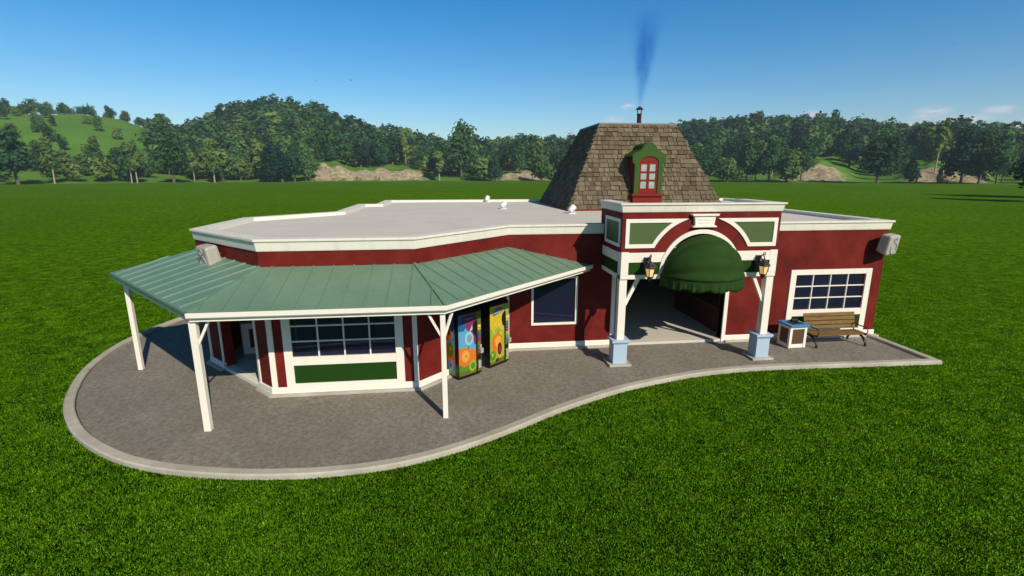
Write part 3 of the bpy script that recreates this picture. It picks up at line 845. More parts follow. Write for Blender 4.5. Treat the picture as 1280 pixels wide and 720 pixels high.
        P([(.02, .12), (pw, .12), (pw, .30), (.5, .24), (.36, .30), (.22, .20), (.02, .22)], 'olive_print', .010)
        P(disc(.32, .22, .07, .06), 'maroon_print', .014, 'fruit_slice')
        for cx, cz, r in ((.26, 1.42, .028), (.44, 1.36, .035), (.20, 1.16, .03), (.52, 1.22, .03), (.50, 1.08, .04), (.18, 1.22, .02), (.56, 1.42, .03), (.42, 1.5, .02)):
            b = MB(); o_ = disc(cx, cz, r, r * 1.25, 14); i_ = disc(cx, cz, r * .62, r * .8, 14); b.ring(w, o_, i_, T, .010); child(b, 'bubble', M['bubble_print'], root)
        P([(.14, 1.72), (.18, 1.88), (.40, 1.94), (.62, 1.90), (.63, 1.77), (.40, 1.74), (.20, 1.69)], 'navy_logo', .012, 'sign_plate')
        cu = bpy.data.curves.new('lettering', 'FONT'); cu.body = 'Gulpee'; cu.size = .165; cu.extrude = .003; cu.align_x = 'CENTER'; cu.align_y = 'CENTER'; cu.offset = .004
        cu.materials.append(M['silver_logo'])
        to = bpy.data.objects.new('lettering', cu); COL.objects.link(to); to.parent = root
        to.location = w.p(.39, 1.82, .018); to.rotation_euler = (pi / 2, -.06, ang)
        bpy.context.view_layer.update(); me_ = bpy.data.meshes.new_from_object(to); lo_ = bpy.data.objects.new('lettering', me_); COL.objects.link(lo_); lo_.parent = root; lo_.location = to.location; lo_.rotation_euler = to.rotation_euler
        bpy.data.objects.remove(to); lo_.name = 'lettering'
    P([(pw + .02, .12), (Wd - .02, .12), (Wd - .02, 2.0), (pw + .02, 2.0)], 'olive_print' if design == 'fruit' else 'lime_print', .003, 'control_panel')
    P(cut + [(pw + .05, 1.74), (pw + .05, .12)], 'black_case', .024, 'recess_rim')
    for k, mt in enumerate(('bubble_print', 'amber_print', 'leaf_print', 'cobalt_print', 'violet_print', 'plum_print')):
        child(MB().wbox(w, pw + .07, Wd - .04, 1.52 - k * .085, 1.585 - k * .085, T, .02), 'button', M[mt], root, .004)
    b = MB(); b.wbox(w, pw + .08, Wd - .03, .72, .88, T, .14); b.wbox(w, pw + .10, Wd - .05, .88, .98, T, .08)
    child(b, 'coin_box', M['steel'], root, .012)
    child(MB().wbox(w, pw + .07, Wd - .04, .22, .46, T, .035), 'delivery_flap', M['steel'], root, .01)
    child(MB().wbox(w, pw + .07, Wd - .04, .50, .64, T, .012), 'delivery_slot', M['black_case'], root)
    return root
vending('vending_machine', (.06, 13.86), radians(36), 'black vending machine printed with round fruit slices on sky blue, orange and green', 'fruit')
vending('vending_machine', (1.04, 14.68), radians(41), 'yellow and lime vending machine with a cut orange fruit and bubbles', 'lime')

# litter bin
bn = empty('litter_bin', (11.86, 15.62, 0), 'white framed litter bin with brown panels and a blue rim beside the bench', 'litter bin', radians(3))
b = MB(); h = .33; zt_ = .80
for sx in (-1, 1):
    for sy in (-1, 1): b.box(min(sx * h, sx * (h - .10)), max(sx * h, sx * (h - .10)), min(sy * (h - .03), sy * (h - .12)), max(sy * (h - .03), sy * (h - .12)), .02, zt_)
b.box(-h + .1, h - .1, -h + .04, -h + .08, .02, .16); b.box(-h + .1, h - .1, -h + .04, -h + .08, .70, zt_); b.box(-h + .1, h - .1, h - .08, h - .04, .02, .16); b.box(-h + .1, h - .1, h - .08, h - .04, .70, zt_)
for sx in (-1, 1):
    for z0, z1 in ((.02, .16), (.70, zt_)): b.box(min(sx * (h - .01), sx * (h - .05)), max(sx * (h - .01), sx * (h - .05)), -h + .12, h - .12, z0, z1)
child(b, 'frame', M['white'], bn, .008)
for k in range(5):
    u0 = -h + .1 + k * (2 * h - .2) / 5
    child(MB().box(u0 + .003, u0 + (2 * h - .2) / 5 - .003, -h + .055, -h + .075, .16, .70), 'slat', M['wood_dark'], bn)
b = MB(); b.box(-h + .02, -h + .04, -h + .12, h - .12, .16, .70); b.box(h - .04, h - .02, -h + .12, h - .12, .16, .70); b.box(-h + .1, h - .1, h - .075, h - .055, .16, .70)
child(b, 'side_panel', M['wood_dark'], bn)
b = MB(); w0 = W(0, 0, 1, 0)
A = [(-.37, -.37), (.37, -.37), (.37, .37), (-.37, .37)]
Vv = []
for (x, y), (xi, yi) in zip(A, [(-.24, -.24), (.24, -.24), (.24, .24), (-.24, .24)]): Vv += [(x, y, zt_), (x, y, zt_ + .06), (xi, yi, zt_ + .075), (xi, yi, zt_)]
Ff = []
for i in range(4):
    j = (i + 1) % 4
    for k in range(4):
        l = (k + 1) % 4; Ff.append((i * 4 + k, j * 4 + k, j * 4 + l, i * 4 + l))
b.add(Vv, Ff); child(b, 'rim', M['sky_rim'], bn, .008)
child(MB().box(-.239, .239, -.239, .239, zt_ - .06, zt_ + .05), 'lid', M['wood_dark'], bn)
b = MB(); b.lathe([(.19, zt_ + .05), (.19, zt_ + .075), (.12, zt_ + .085), (.12, zt_ + .052)], .0, -.02, 20)
child(b, 'opening', M['bin_hole'], bn)
b = MB(); b.prism(W(.10, .10, 1, 0), [(-.12, zt_ + .05), (.15, zt_ + .05), (.13, zt_ + .17), (-.09, zt_ + .15)], -.08, .03); child(b, 'hood', M['bottle_green'], bn, .012)

# park bench
bc = empty('park_bench', (13.52, 15.66, 0), 'slatted brown timber bench with black curved iron ends under the window', 'bench', 0)
L2 = 1.0
for k, (y, z) in enumerate(((-.27, .43), (-.13, .435), (.01, .435), (.15, .43))):
    child(MB().box(-L2, L2, y - .06, y + .06, z - .02, z + .022), 'seat_slat', M['timber'], bc, .008)
for k, (y, z) in enumerate(((.25, .57), (.285, .715), (.325, .86), (.36, 1.0))):
    b = MB(); b.hexa([(-L2, y - .03, z - .06), (L2, y - .03, z - .06), (L2, y + .012, z - .068), (-L2, y + .012, z - .068), (-L2, y + .005, z + .062), (L2, y + .005, z + .062), (L2, y + .047, z + .054), (-L2, y + .047, z + .054)])
    child(b, 'back_slat', M['timber'], bc, .008)
for x in (-L2 + .06, L2 - .06):
    b = MB()
    arc = [(x, .02 - .42 * cos(t), .36 - .0 + (-.36 + .36 * sin(t)) if False else .36 * sin(t) + .0) for t in np.linspace(0, pi, 15)]
    b.tube(arc, .042, 8)
    child(b, 'leg', M['black'], bc)
    b = MB(); b.tube([(x, -.36, .40), (x, .2, .40), (x, .30, .70), (x, .40, 1.05)], .025, 8); child(b, 'back_frame', M['black'], bc)
    b = MB(); b.tube([(x, -.24, .40), (x, -.36, .44), (x, -.42, .54), (x, -.39, .64), (x, -.28, .68), (x, -.05, .66), (x, .16, .70), (x, .27, .66)], .022, 8)
    child(b, 'armrest', M['black'], bc)

# roof spotlights
sp = empty('spotlight', (5.42, 22.5, 4.21), 'white spotlight on the flat roof right at the foot of the shingled roof', 'spotlight', 0, 'white spotlights on the flat roof')
ax = Vector((.62, .35, .55)).normalized()
cb = Vector((-.02, 0, .26))
b = MB(); b.tube([cb - ax * .20, cb - ax * .17, cb + ax * .10, cb + ax * .20], [.10, .15, .17, .19], 14)
child(b, 'lamp_head', M['white_metal'], sp)
child(MB().tube([cb + ax * .202, cb + ax * .215], .165, 14), 'lens', M['lens'], sp)
b = MB()
for s in (-1, 1):
    sd = Vector((-ax.y, ax.x, 0)).normalized() * (.19 * s); b.tube([cb + sd, Vector((cb.x + sd.x, cb.y + sd.y, .03))], .022, 8)
b.box(-.22, .18, -.22, .22, .0, .035)
child(b, 'yoke', M['white_metal'], sp)
sp.scale = (.78, .78, .78)
dup(sp, (2.62, 25.9, 4.21), .2, 'white spotlight on the flat roof, the middle one of the row')
dup(sp, (2.22, 32.2, 4.21), .5, 'white spotlight on the far rear edge of the flat roof')

# interior things seen through the openings
ct = empty('serving_counter', (10.6, 18.7, .1), 'long dark oxblood counter standing inside the arched entrance', 'counter')
child(MB().box(-.78, .55, -1.55, 2.0, .0, .92), 'counter_body', M['counter'], ct, .01)
child(MB().box(-.85, .60, -1.62, 2.06, .92, .98), 'counter_top', M['wood_dark'], ct, .01)
ct = empty('serving_counter', (-6.02, 16.86, .1), 'white framed counter inside the corner doorway', 'counter')
b = MB(); ww = W(-1.2, -.9, S2, -S2)
ww = W(-1.0, -.2, .85, .40)
b.ring(ww, [(0, 0), (1.7, 0), (1.7, 1.05), (0, 1.05)], [(.22, .2), (1.48, .2), (1.48, .85), (.22, .85)], -.6, 0)
child(b, 'counter_frame', M['white'], ct, .01)
child(MB().wbox(ww, .2, 1.5, .18, .87, -.5, -.06), 'counter_front', M['counter'], ct)
tb = empty('cafe_table', (-2.9, 15.4, .1), 'round pale pedestal table behind the bay window', 'table')
child(MB().lathe([(.5, .72), (.52, .74), (.52, .76), (.0, .765)], 0, 0, 24), 'table_top', M['white'], tb)
child(MB().lathe([(.28, 0), (.26, .03), (.05, .06), (.04, .70), (.1, .72)], 0, 0, 14), 'pedestal', M['white_metal'], tb)
cr = empty('cafe_chair', (-2.05, 15.35, .1), 'pale wire chair at the right of the table behind the bay window', 'chair', radians(-80), 'chairs behind the bay window')
child(MB().lathe([(.20, .44), (.21, .455), (.20, .47), (.0, .475)], 0, 0, 18), 'seat', M['white_metal'], cr)
for a in (45, 135, 225, 315):
    child(MB().tube([(.16 * cos(radians(a)), .16 * sin(radians(a)), .45), (.22 * cos(radians(a)), .22 * sin(radians(a)), .0)], .016, 8), 'leg', M['white_metal'], cr)
b = MB(); b.tube([(.18 * cos(t), .18 * abs(sin(t)) ** .5 * 0 + .17, .46 + .44 * sin(t)) for t in np.linspace(0, pi, 13)], .016, 8); b.tube([(0, .17, .46), (0, .17, .9)], .012, 8)
child(b, 'backrest', M['white_metal'], cr)
dup(cr, (-3.75, 15.5, .1), radians(75), 'pale wire chair at the left of the table behind the bay window')

# ------------------------------------------------------------------ path, kerb, ground
KO = [(-8.0, 24.2), (-9.6, 23.9), (-10.7, 23.2), (-11.45, 22.1), (-11.88, 20.3), (-12.0, 18.6), (-11.78, 16.9), (-11.32, 15.4), (-10.42, 13.6), (-9.55, 12.4), (-8.6, 11.42), (-7.38, 10.53), (-6.3, 10.01), (-5.22, 9.69),
      (-4.23, 9.5), (-3.4, 9.42), (-2.81, 9.4), (-1.87, 9.46), (-.91, 9.67), (.12, 10.09), (1.27, 10.73), (2.63, 11.6), (4.17, 12.4), (5.23, 12.83), (6.92, 13.33), (8.0, 13.52), (9.16, 13.62), (10.76, 13.62), (13.43, 13.52), (15.62, 13.46)]
def smooth(pts, n=3):
    out = [pts[0]]
    for i in range(len(pts) - 1):
        p0 = pts[max(i - 1, 0)]; p1 = pts[i]; p2 = pts[i + 1]; p3 = pts[min(i + 2, len(pts) - 1)]
        for k in range(1, n + 1):
            t = k / n
            out.append(tuple(.5 * (2 * p1[c] + (p2[c] - p0[c]) * t + (2 * p0[c] - 5 * p1[c] + 4 * p2[c] - p3[c]) * t * t + (3 * p1[c] - p0[c] - 3 * p2[c] + p3[c]) * t ** 3) for c in (0, 1)))
    return out
KS = smooth(KO, 3)
path = [(-7.9, 22.0)] + [] + KS + [(15.62, 16.35)]
mb = MB(); pv = KS + [(15.6, 16.5), (1.6, 16.5), (-1.2, 13.8), (-4.9, 13.8), (-7.7, 16.6), (-7.7, 20.5), (-6.2, 22.4)]
mb.add([(x, y, 0.0) for x, y in pv], [tuple(range(len(pv)))])
tag(mb.build('path', M['paving']), 'grey brown gravel paving wrapping round the cafe', kind='structure')
# kerb: individual cast lengths read as joints
kr = MB(); kp = KS + [(15.62, 16.40)]
kr.sweep([(-.235, -.05), (.0, -.05), (.0, .065), (-.03, .095), (-.21, .095), (-.235, .075)], kp, closed=False)
tag(kr.build('kerb', M['kerb']), 'pale concrete kerb edging the paving', kind='structure')
GZ = -.03
def inside(x, y, poly):
    c = False; n = len(poly); j = n - 1
    for i in range(n):
        if (poly[i][1] > y) != (poly[j][1] > y) and x < (poly[j][0] - poly[i][0]) * (y - poly[i][1]) / (poly[j][1] - poly[i][1]) + poly[i][0]: c = not c
        j = i
    return c

# camera helper (used to aim the far terrain at the photographed skyline; terrain and trees stand at their true distances)
F_, TH_, PH_, H_ = 624.0, radians(12.95), radians(6.75), 6.0
CP, SP, CT, STH = cos(PH_), sin(PH_), cos(TH_), sin(TH_)
def ray(x, y):
    a, v = (x - 640) / F_, (y - 360) / F_
    return Vector((a * CP + SP * CT - v * SP * STH, -a * SP + CP * CT - v * CP * STH, -STH - v * CT))
def azel(x, y):
    r = ray(x, y); return atan2(r.x, r.y), r.z / hypot(r.x, r.y)
def az_px(az):
    # pixel column of an azimuth at the horizon
    lo_, hi_ = -2500, 3800
    for _ in range(40):
        m_ = (lo_ + hi_) / 2
        if azel(m_, 216)[0] < az: lo_ = m_
        else: hi_ = m_
    return lo_
SKY = [(-600, 150), (-200, 140), (0, 140), (60, 143), (100, 143), (150, 150), (190, 165), (215, 178), (235, 176), (262, 164), (300, 147), (330, 141), (380, 148), (420, 160), (460, 172), (500, 180), (540, 186), (600, 192), (650, 191), (700, 188), (780, 180), (850, 175),
       (900, 167), (950, 164), (1000, 165), (1050, 167), (1100, 170), (1150, 175), (1200, 178), (1250, 181), (1300, 180), (1700, 185), (2200, 190)]
skx = [azel(x, y)[0] for x, y in SKY]; sky_t = [azel(x, y)[1] for x, y in SKY]
R1, R2 = 395.0, 800.0
def crest(az):
    return H_ + R2 * (float(np.interp(az, skx, sky_t)) - (.009 if az > -.46 else .0))
BANKS = [(azel(480, 216)[0], .085, 6.5), (azel(412, 216)[0], .03, 8.0), (azel(655, 216)[0], .06, 5.0), (azel(1015, 216)[0], .05, 8.5), (azel(1165, 216)[0], .035, 8.0), (azel(1215, 216)[0], .02, 6.0)]
def sstep(t):
    t = min(1.0, max(0.0, t)); return t * t * (3 - 2 * t)
def terrain(x, y):
    r = hypot(x, y); az = atan2(x, y)
    if r < R1: return GZ, 0.0
    px = Vector((x * .004, y * .004, 3.1))
    t = (r - R1) / (R2 - R1)
    z = crest(az) * (sstep(t) * .8 + min(1, t) * .2) if t < 1 else crest(az) * (1 - .25 * sstep((r - R2) / 700))
    z += mnoise.noise(px) * 6 * sstep(t * 2)
    bank = 0.0
    for b0, bw, bh in BANKS:
        g_ = math.exp(-((az - b0) / bw) ** 4)
        jit = mnoise.noise(Vector((az * 60, r * .02, .3)))
        t2 = (r - 412 - 10 * jit) / 22
        z += bh * g_ * sstep(t2) * (1 - .6 * sstep((r - 470) / 120)) * (1 + .5 * jit)
        if 0 < t2 < 1.25: bank = max(bank, g_)
    return GZ + max(0, z), bank
# ground: one sheet from the camera's feet to the wood's edge and up over the hills
rs = list(np.concatenate([[0.0, 4, 8, 12, 18, 26, 36, 50, 70, 95, 130, 170, 220, 280, 340], np.linspace(395, 480, 18), np.linspace(492, 800, 26), np.linspace(830, 1500, 12), [2200, 3600]]))
naz = 420
azs = np.linspace(-pi, pi, naz + 1)
# finer in the view: warp
azs = np.array([a for a in np.linspace(-pi, radians(-52), 30)][:-1] + [a for a in np.linspace(radians(-52), radians(66), 360)] + [a for a in np.linspace(radians(66), pi, 30)][1:])
def polar(r_list, name, mat):
    V = []; B = []
    for r in r_list:
        for a in azs:
            x, y = r * sin(a), r * cos(a); z, bk = terrain(x, y)
            V.append((x, y, z)); B.append(bk)
    n = len(azs); F = []
    for i in range(len(r_list) - 1):
        for k in range(n - 1):
            F.append((i * n + k, i * n + k + 1, (i + 1) * n + k + 1, (i + 1) * n + k))
    o = npmesh(name, np.array(V), np.array(F)[:, ::-1], mat)
    o.data.polygons.foreach_set('use_smooth', [True] * len(F))
    at = o.data.attributes.new('bank', 'FLOAT', 'POINT'); at.data.foreach_set('value', B)
    return o
i0 = 15
g0 = polar([.01] + rs[1:i0 + 1], 'ground', M['grass']); tag(g0, 'wide mown green meadow round the cafe', kind='structure')
g1 = polar(rs[i0:], 'hills', M['hill']); tag(g1, 'grassy hills with sandy banks beyond the meadow', kind='structure')

# grass blades in the near meadow
def grass():
    want = 560000
    az_ = rng.uniform(radians(-50), radians(64), want * 2); r_ = 5.5 + np.minimum(rng.exponential(8.0, want * 2), 60)
    x = r_ * np.sin(az_); y = r_ * np.cos(az_)
    keep = np.ones(len(x), bool)
    poly = kp + [(15.7, 33), (-8, 33), (-8.5, 24.3)]
    px_ = np.array([p[0] for p in poly]); py_ = np.array([p[1] for p in poly])
    ins_ = np.zeros(len(x), bool); j = len(poly) - 1
    for i in range(len(poly)):
        with np.errstate(divide='ignore', invalid='ignore'):
            c = ((py_[i] > y) != (py_[j] > y)) & (x < (px_[j] - px_[i]) * (y - py_[i]) / (py_[j] - py_[i] + 1e-12) + px_[i])
        ins_ ^= c; j = i
    keep &= ~ins_ & (y > 3.5)
    x, y, r_ = x[keep][:want], y[keep][:want], r_[keep][:want]
    n = len(x)
    h_ = rng.uniform(.018, .048, n) * (1 + r_ * .012); wd_ = rng.uniform(.008, .017, n) * (1 + r_ * .035)
    a = rng.uniform(0, 2 * pi, n); lean = rng.uniform(.2, 1.1, n) * h_; la = rng.uniform(0, 2 * pi, n)
    V = np.zeros((n, 3, 3))
    V[:, 0] = np.stack([x - np.cos(a) * wd_ / 2, y - np.sin(a) * wd_ / 2, np.full(n, GZ - .005)], 1)
    V[:, 1] = np.stack([x + np.cos(a) * wd_ / 2, y + np.sin(a) * wd_ / 2, np.full(n, GZ - .005)], 1)
    V[:, 2] = np.stack([x + np.cos(la) * lean, y + np.sin(la) * lean, GZ + h_], 1)
    o = npmesh('grass', V.reshape(-1, 3), np.arange(3 * n).reshape(n, 3), M['blade'])
    # blades shade like the turf they make up: their normals lean up
    nn = rng.normal(size=(n, 3)) * .28 + np.array([0, 0, 1.0]); nn /= np.linalg.norm(nn, axis=1, keepdims=True)
    o.data.normals_split_custom_set_from_vertices(np.repeat(nn, 3, axis=0).tolist())
    tag(o, 'short green turf blades in front of the paving', 'grass', kind='stuff')
grass()

# ------------------------------------------------------------------ trees
def crown_quads(blobs, n, size, squash=1.0):
    """leaf-clump quads scattered through the outer shell of several lobes"""
    w = np.array([b[3] ** 2 for b in blobs]); w = w / w.sum()
    idx = rng.choice(len(blobs), n, p=w)
    c = np.array([b[:3] for b in blobs])[idx]; r = np.array([b[3] for b in blobs])[idx]
    d = rng.normal(size=(n, 3)); d /= np.linalg.norm(d, axis=1, keepdims=True)
    rad = r * (rng.random(n) ** .35) * rng.uniform(.85, 1.12, n)
    p = c + d * rad[:, None] * np.array([1, 1, squash])
    # facing: outward with a strong random part
    nn = d + rng.normal(size=(n, 3)) * .34 + np.array([0, 0, .22]); nn /= np.linalg.norm(nn, axis=1, keepdims=True)
    t = np.cross(nn, rng.normal(size=(n, 3))); t /= np.linalg.norm(t, axis=1, keepdims=True); b = np.cross(nn, t)
    s = size * rng.uniform(.6, 1.25, n)[:, None]
    k = rng.uniform(.55, 1.0, n)[:, None]
    V = np.stack([p - t * s - b * s * k, p + t * s * .8 - b * s * k * .7, p + t * s + b * s * k, p - t * s * .7 + b * s * k * .9], 1)
    return V.reshape(-1, 3), np.arange(4 * n).reshape(n, 4)
def tree_geom(kind, n, size):
    """unit heights: a tree 1 m tall times its scale is done by object scale (authored at 24 m)"""
    bl = []
    if kind == 'broad':
        H = 24; th = 3.4
        for k in range(11):
            a = rng.uniform(0, 2 * pi); q = rng.uniform(0, 5.2); z = rng.uniform(6, 18.5)
            bl.append((q * cos(a), q * sin(a), z, rng.uniform(3.0, 4.6) * (1.1 if z < 14 else .85)))
        bl.append((rng.uniform(-1, 1), rng.uniform(-1, 1), 20, 3.2)); bl.append((0, 0, 13, 5))
    elif kind == 'tall':
        H = 26; th = 9
        for k in range(9):
            a = rng.uniform(0, 2 * pi); q = rng.uniform(0, 2.6); z = 9 + 14 * k / 8
            bl.append((q * cos(a), q * sin(a), z, rng.uniform(1.7, 2.9)))
    elif kind == 'cone':
        H = 25; th = 4
        for k in range(12):
            f = k / 11; z = 5 + 18 * f; rr = 4.6 * (1 - f) + .9
            for q in range(1 if f > .8 else 2):
                a = rng.uniform(0, 2 * pi); bl.append((rr * .45 * cos(a), rr * .45 * sin(a), z, rr * .75))
    else:  # dense round crown to the ground
        H = 18; th = 2.5
        for k in range(10):
            a = rng.uniform(0, 2 * pi); q = rng.uniform(0, 4.0); z = rng.uniform(4, 13)
            bl.append((q * cos(a), q * sin(a), z, rng.uniform(2.6, 4.2)))
    Vc, Fc = crown_quads(bl, n, size)
    mb = MB()
    lean = (rng.uniform(-.6, .6), rng.uniform(-.6, .6))
    tr = .55 if kind != 'tall' else .42
    mb.tube([(0, 0, -1.0), (0, 0, .6), (lean[0] * .4, lean[1] * .4, th), (lean[0], lean[1], H * .72)], [tr * 1.5, tr, tr * .75, .12], 7)
    for b in bl[:5]:
        mb.tube([(lean[0] * .4, lean[1] * .4, th * rng.uniform(.8, 1.3)), (b[0] * .5, b[1] * .5, (th + b[2]) / 2), (b[0], b[1], b[2])], [.26, .16, .06], 5)
    return Vc, Fc, mb
LEAF = {'broad': 'oak_leaves', 'tall': 'ash_leaves', 'cone': 'dark_leaves', 'round': 'ash_leaves', 'oakdark': 'dark_leaves'}
protos = {}
def make_protos():
    for kind, leaf, bark, cnt in (('broad', 'oak_leaves', 'bark', 3), ('oakdark', 'dark_leaves', 'bark', 2), ('tall', 'ash_leaves', 'pale_bark', 3), ('cone', 'dark_leaves', 'bark', 2), ('round', 'ash_leaves', 'bark', 2)):
        for v in range(cnt):
            Vc, Fc, mb = tree_geom('broad' if kind == 'oakdark' else kind, 1500 if kind != 'tall' else 1000, .62)
            cm_ = npmesh('crown', Vc, Fc, M[leaf], link=False)
            tm = mb.build('trunk', M[bark]); tmesh = tm.data; bpy.data.objects.remove(tm)
            # joined mesh for trees too small to show parts: trunk quads + crown
            protos.setdefault(kind, []).append((cm_, tmesh, Vc, Fc, mb))
make_protos()
joined = {}
def joined_mesh(kind, v, n=800):
    key = (kind, v)
    if key not in joined:
        cm_, tm, Vc, Fc, mb = protos[kind][v]
        sel = rng.choice(len(Fc), n, replace=False)
        Vq = Vc.reshape(-1, 4, 3)[sel]; cen = Vq.mean(1, keepdims=True); Vq = cen + (Vq - cen) * 1.15
        tv = np.array([tuple(p) for p in mb.v]); tf = np.array([f for f in mb.f if len(f) == 4])
        V = np.concatenate([Vq.reshape(-1, 3), tv]); F = np.concatenate([np.arange(4 * n).reshape(n, 4), tf + 4 * n])
        mi = np.concatenate([np.zeros(n), np.ones(len(tf))])
        joined[key] = npmesh('tree', V, F, [cm_.materials[0], tm.materials[0]], matidx=mi, link=False)
    return joined[key]
HT = {'broad': 23.5, 'oakdark': 23.5, 'tall': 25.5, 'cone': 25, 'round': 17}
trees_xy = []
def plant(kind, x, y, h, label, group=None, v=None, name=None, parts=True, wide=1.0):
    v = int(rng.integers(len(protos[kind]))) if v is None else v
    z = terrain(x, y)[0]; s = h / HT[kind]
    nm = name or {'broad': 'oak_tree', 'oakdark': 'oak_tree', 'tall': 'ash_tree', 'cone': 'fir_tree', 'round': 'maple_tree'}[kind]
    rz = float(rng.uniform(0, 2 * pi))
    if parts:
        t = empty(nm, (x, y, z), label, 'tree', rz, group); t.scale = (s * wide, s * wide, s)
        for nn, me in (('trunk', protos[kind][v][1]), ('crown', protos[kind][v][0])):
            o = bpy.data.objects.new(nn, me); COL.objects.link(o); o.parent = t
    else:
        t = bpy.data.objects.new(nm, joined_mesh(kind, v)); COL.objects.link(t); t.location = (x, y, z); t.rotation_euler = (0, 0, rz); t.scale = (s * wide, s * wide, s)
        tag(t, label, 'tree', group)
    trees_xy.append((x, y)); return t
def at_px(px, r):
    az = azel(px, 216)[0]; return r * sin(az), r * cos(az)
# trees that stand out, by the column they show at and their distance
HERO = [
 (20, 385, 'oakdark', 31, 1.25, 'dark broad oak at the field edge below the bare hill, nearest the picture edge'),
 (56, 400, 'tall', 24, 1.0, 'pale trunked slim tree right of the dark oak below the bare hill'),
 (66, 398, 'tall', 27, 1.0, 'slim tree with a pale leaning trunk below the bare hill'),
 (163, 396, 'tall', 26, 1.0, 'first of two close pale trunks at the field edge'),
 (170, 394, 'tall', 27, 1.0, 'taller of two close pale trunks at the field edge'),
 (216, 393, 'broad', 34, 1.05, 'large full green tree at the field edge under the dip in the hills'),
 (242, 420, 'tall', 22, 1.0, 'slim yellowish tree between the big full tree and the pale trunk'),
 (267, 393, 'tall', 28, 1.15, 'tall pale trunk with a thin crown before the wooded hill'),
 (300, 415, 'round', 22, 1.1, 'round bushy tree before the foot of the wooded hill'),
 (338, 391, 'cone', 30, 1.3, 'dark spreading conifer beside the sandy bank'),
 (352, 393, 'cone', 27, 1.3, 'darkest conifer in the clump beside the sandy bank'),
 (368, 396, 'oakdark', 28, 1.1, 'dark oak in the clump beside the sandy bank'),
 (382, 400, 'broad', 26, .9, 'green tree nearest the sandy bank in the clump'),
 (508, 470, 'tall', 28, .9, 'lone pale trunk standing above the sandy bank'),
 (577, 450, 'broad', 50, .95, 'tallest lone tree breaking the skyline beyond the flat roof'),
 (603, 440, 'oakdark', 26, 1.0, 'dark tree beside the tallest lone tree'),
 (619, 396, 'cone', 24, 1.2, 'low dark conifer at the field edge left of the shingled roof'),
 (650, 430, 'broad', 25, 1.0, 'green tree between the dark conifers left of the shingled roof'),
 (677, 398, 'round', 27, .95, 'green tree touching the slope of the shingled roof'),
 (910, 394, 'round', 22, 1.1, 'small round tree right of the shingled roof'),
 (934, 396, 'broad', 33, .9, 'tall green tree at the field edge above the portico end'),
 (962, 394, 'oakdark', 31, .9, 'dark tall tree at the field edge above the portico end'),
 (984, 392, 'round', 25, 1.1, 'bright round tree left of the sandy clearing'),
 (1002, 402, 'broad', 29, .85, 'tall tree at the left rim of the sandy clearing'),
 (1098, 393, 'broad', 33, 1.25, 'widest bright green tree between the two sandy clearings'),
 (1140, 391, 'cone', 21, .9, 'narrow dark tree left of the second sandy clearing'),
 (1168, 425, 'tall', 34, .8, 'tall bare pale trunk above the second sandy clearing'),
 (1176, 391, 'cone', 11, .8, 'small dark conical tree in the second sandy clearing'),
 (1203, 394, 'oakdark', 33, 1.0, 'dark tree right of the second sandy clearing'),
 (1226, 393, 'broad', 31, 1.05, 'full green tree near the right picture edge'),
 (1248, 398, 'oakdark', 30, .9, 'dark green tree behind the nearest oak'),
]
for px, r, kind, h, wide, lab in HERO:
    x, y = at_px(px, r); plant(kind, x, y, h, lab, wide=wide)
x, y = at_px(1316, 158); plant('oakdark', x, y, 14.5, 'near dark oak overhanging the field at the right picture edge', wide=1.35)
x, y = at_px(1362, 185); plant('oakdark', x, y, 22, 'tree just outside the right picture edge that shades the field', wide=1.3)
# woodland
def density(px, r, az):
    """how wooded the ground is, 0..1"""
    x_, y_ = r * sin(az), r * cos(az)
    if px < 205 and r > 485:
        return .015 if r < 765 else .9
    if px < 215: return 1.0
    for b0, bw, bh in BANKS:
        if abs(az - b0) < bw * 1.05 and r < 458: return 0.0
    if 1025 < px < 1052 and r < 560: return .05
    if 640 < px < 700 and r < 430: return .2
    if px > 850 and r < 560: return .30 if mnoise.noise(Vector((x_ * .018, y_ * .018, 7.7))) > .02 else .02
    if r < 430: return .5
    return 1.0
def woods():
    pts = []
    cell = {}
    def ok(x, y, d):
        i, j = int(x // 20), int(y // 20)
        for a in range(i - 1, i + 2):
            for b in range(j - 1, j + 2):
                for (u, v) in cell.get((a, b), ()):
                    if (u - x) ** 2 + (v - y) ** 2 < d * d: return False
        return True
    for x, y in trees_xy: cell.setdefault((int(x // 20), int(y // 20)), []).append((x, y))
    lone = [azel(577, 216)[0], azel(1098, 216)[0], azel(910, 216)[0], azel(20, 216)[0], azel(216, 216)[0]]
    a0, a1 = radians(-60), radians(72)
    for _ in range(32000):
        r = sqrt(random.uniform(404 ** 2, 850 ** 2)); az = random.uniform(a0, a1)
        px = az_lookup(az)
        dn = density(px, r, az)
        if r < 462 and any(abs(az - q) < .030 for q in lone): continue
        if random.random() > dn: continue
        x, y = r * sin(az), r * cos(az)
        if not ok(x, y, random.uniform(10.5, 15.5)): continue
        cell.setdefault((int(x // 20), int(y // 20)), []).append((x, y)); pts.append((r, az, px, x, y))
    return pts
_pa = np.linspace(-1200, 3000, 800); _aa = np.array([azel(p, 216)[0] for p in _pa])
def az_lookup(az): return float(np.interp(az, _aa, _pa))
wood = woods()
wood.sort(key=lambda t: t[0])
N_IND = 262
def pick(px):
    q = random.random()
    return 'broad' if q < .36 else 'oakdark' if q < .62 else 'tall' if q < .70 else 'cone' if q < .80 else 'round'
def height(r): return random.triangular(15, 35, 25)
inview = [t for t in wood if -30 < t[2] < 1310]
bare = [t for t in inview if t[2] < 205 and t[0] > 485]
rest_in = [t for t in inview if not (t[2] < 205 and t[0] > 485)]
ind = bare + rest_in[:max(0, N_IND - len(bare))]
ids = set(id(t) for t in ind)
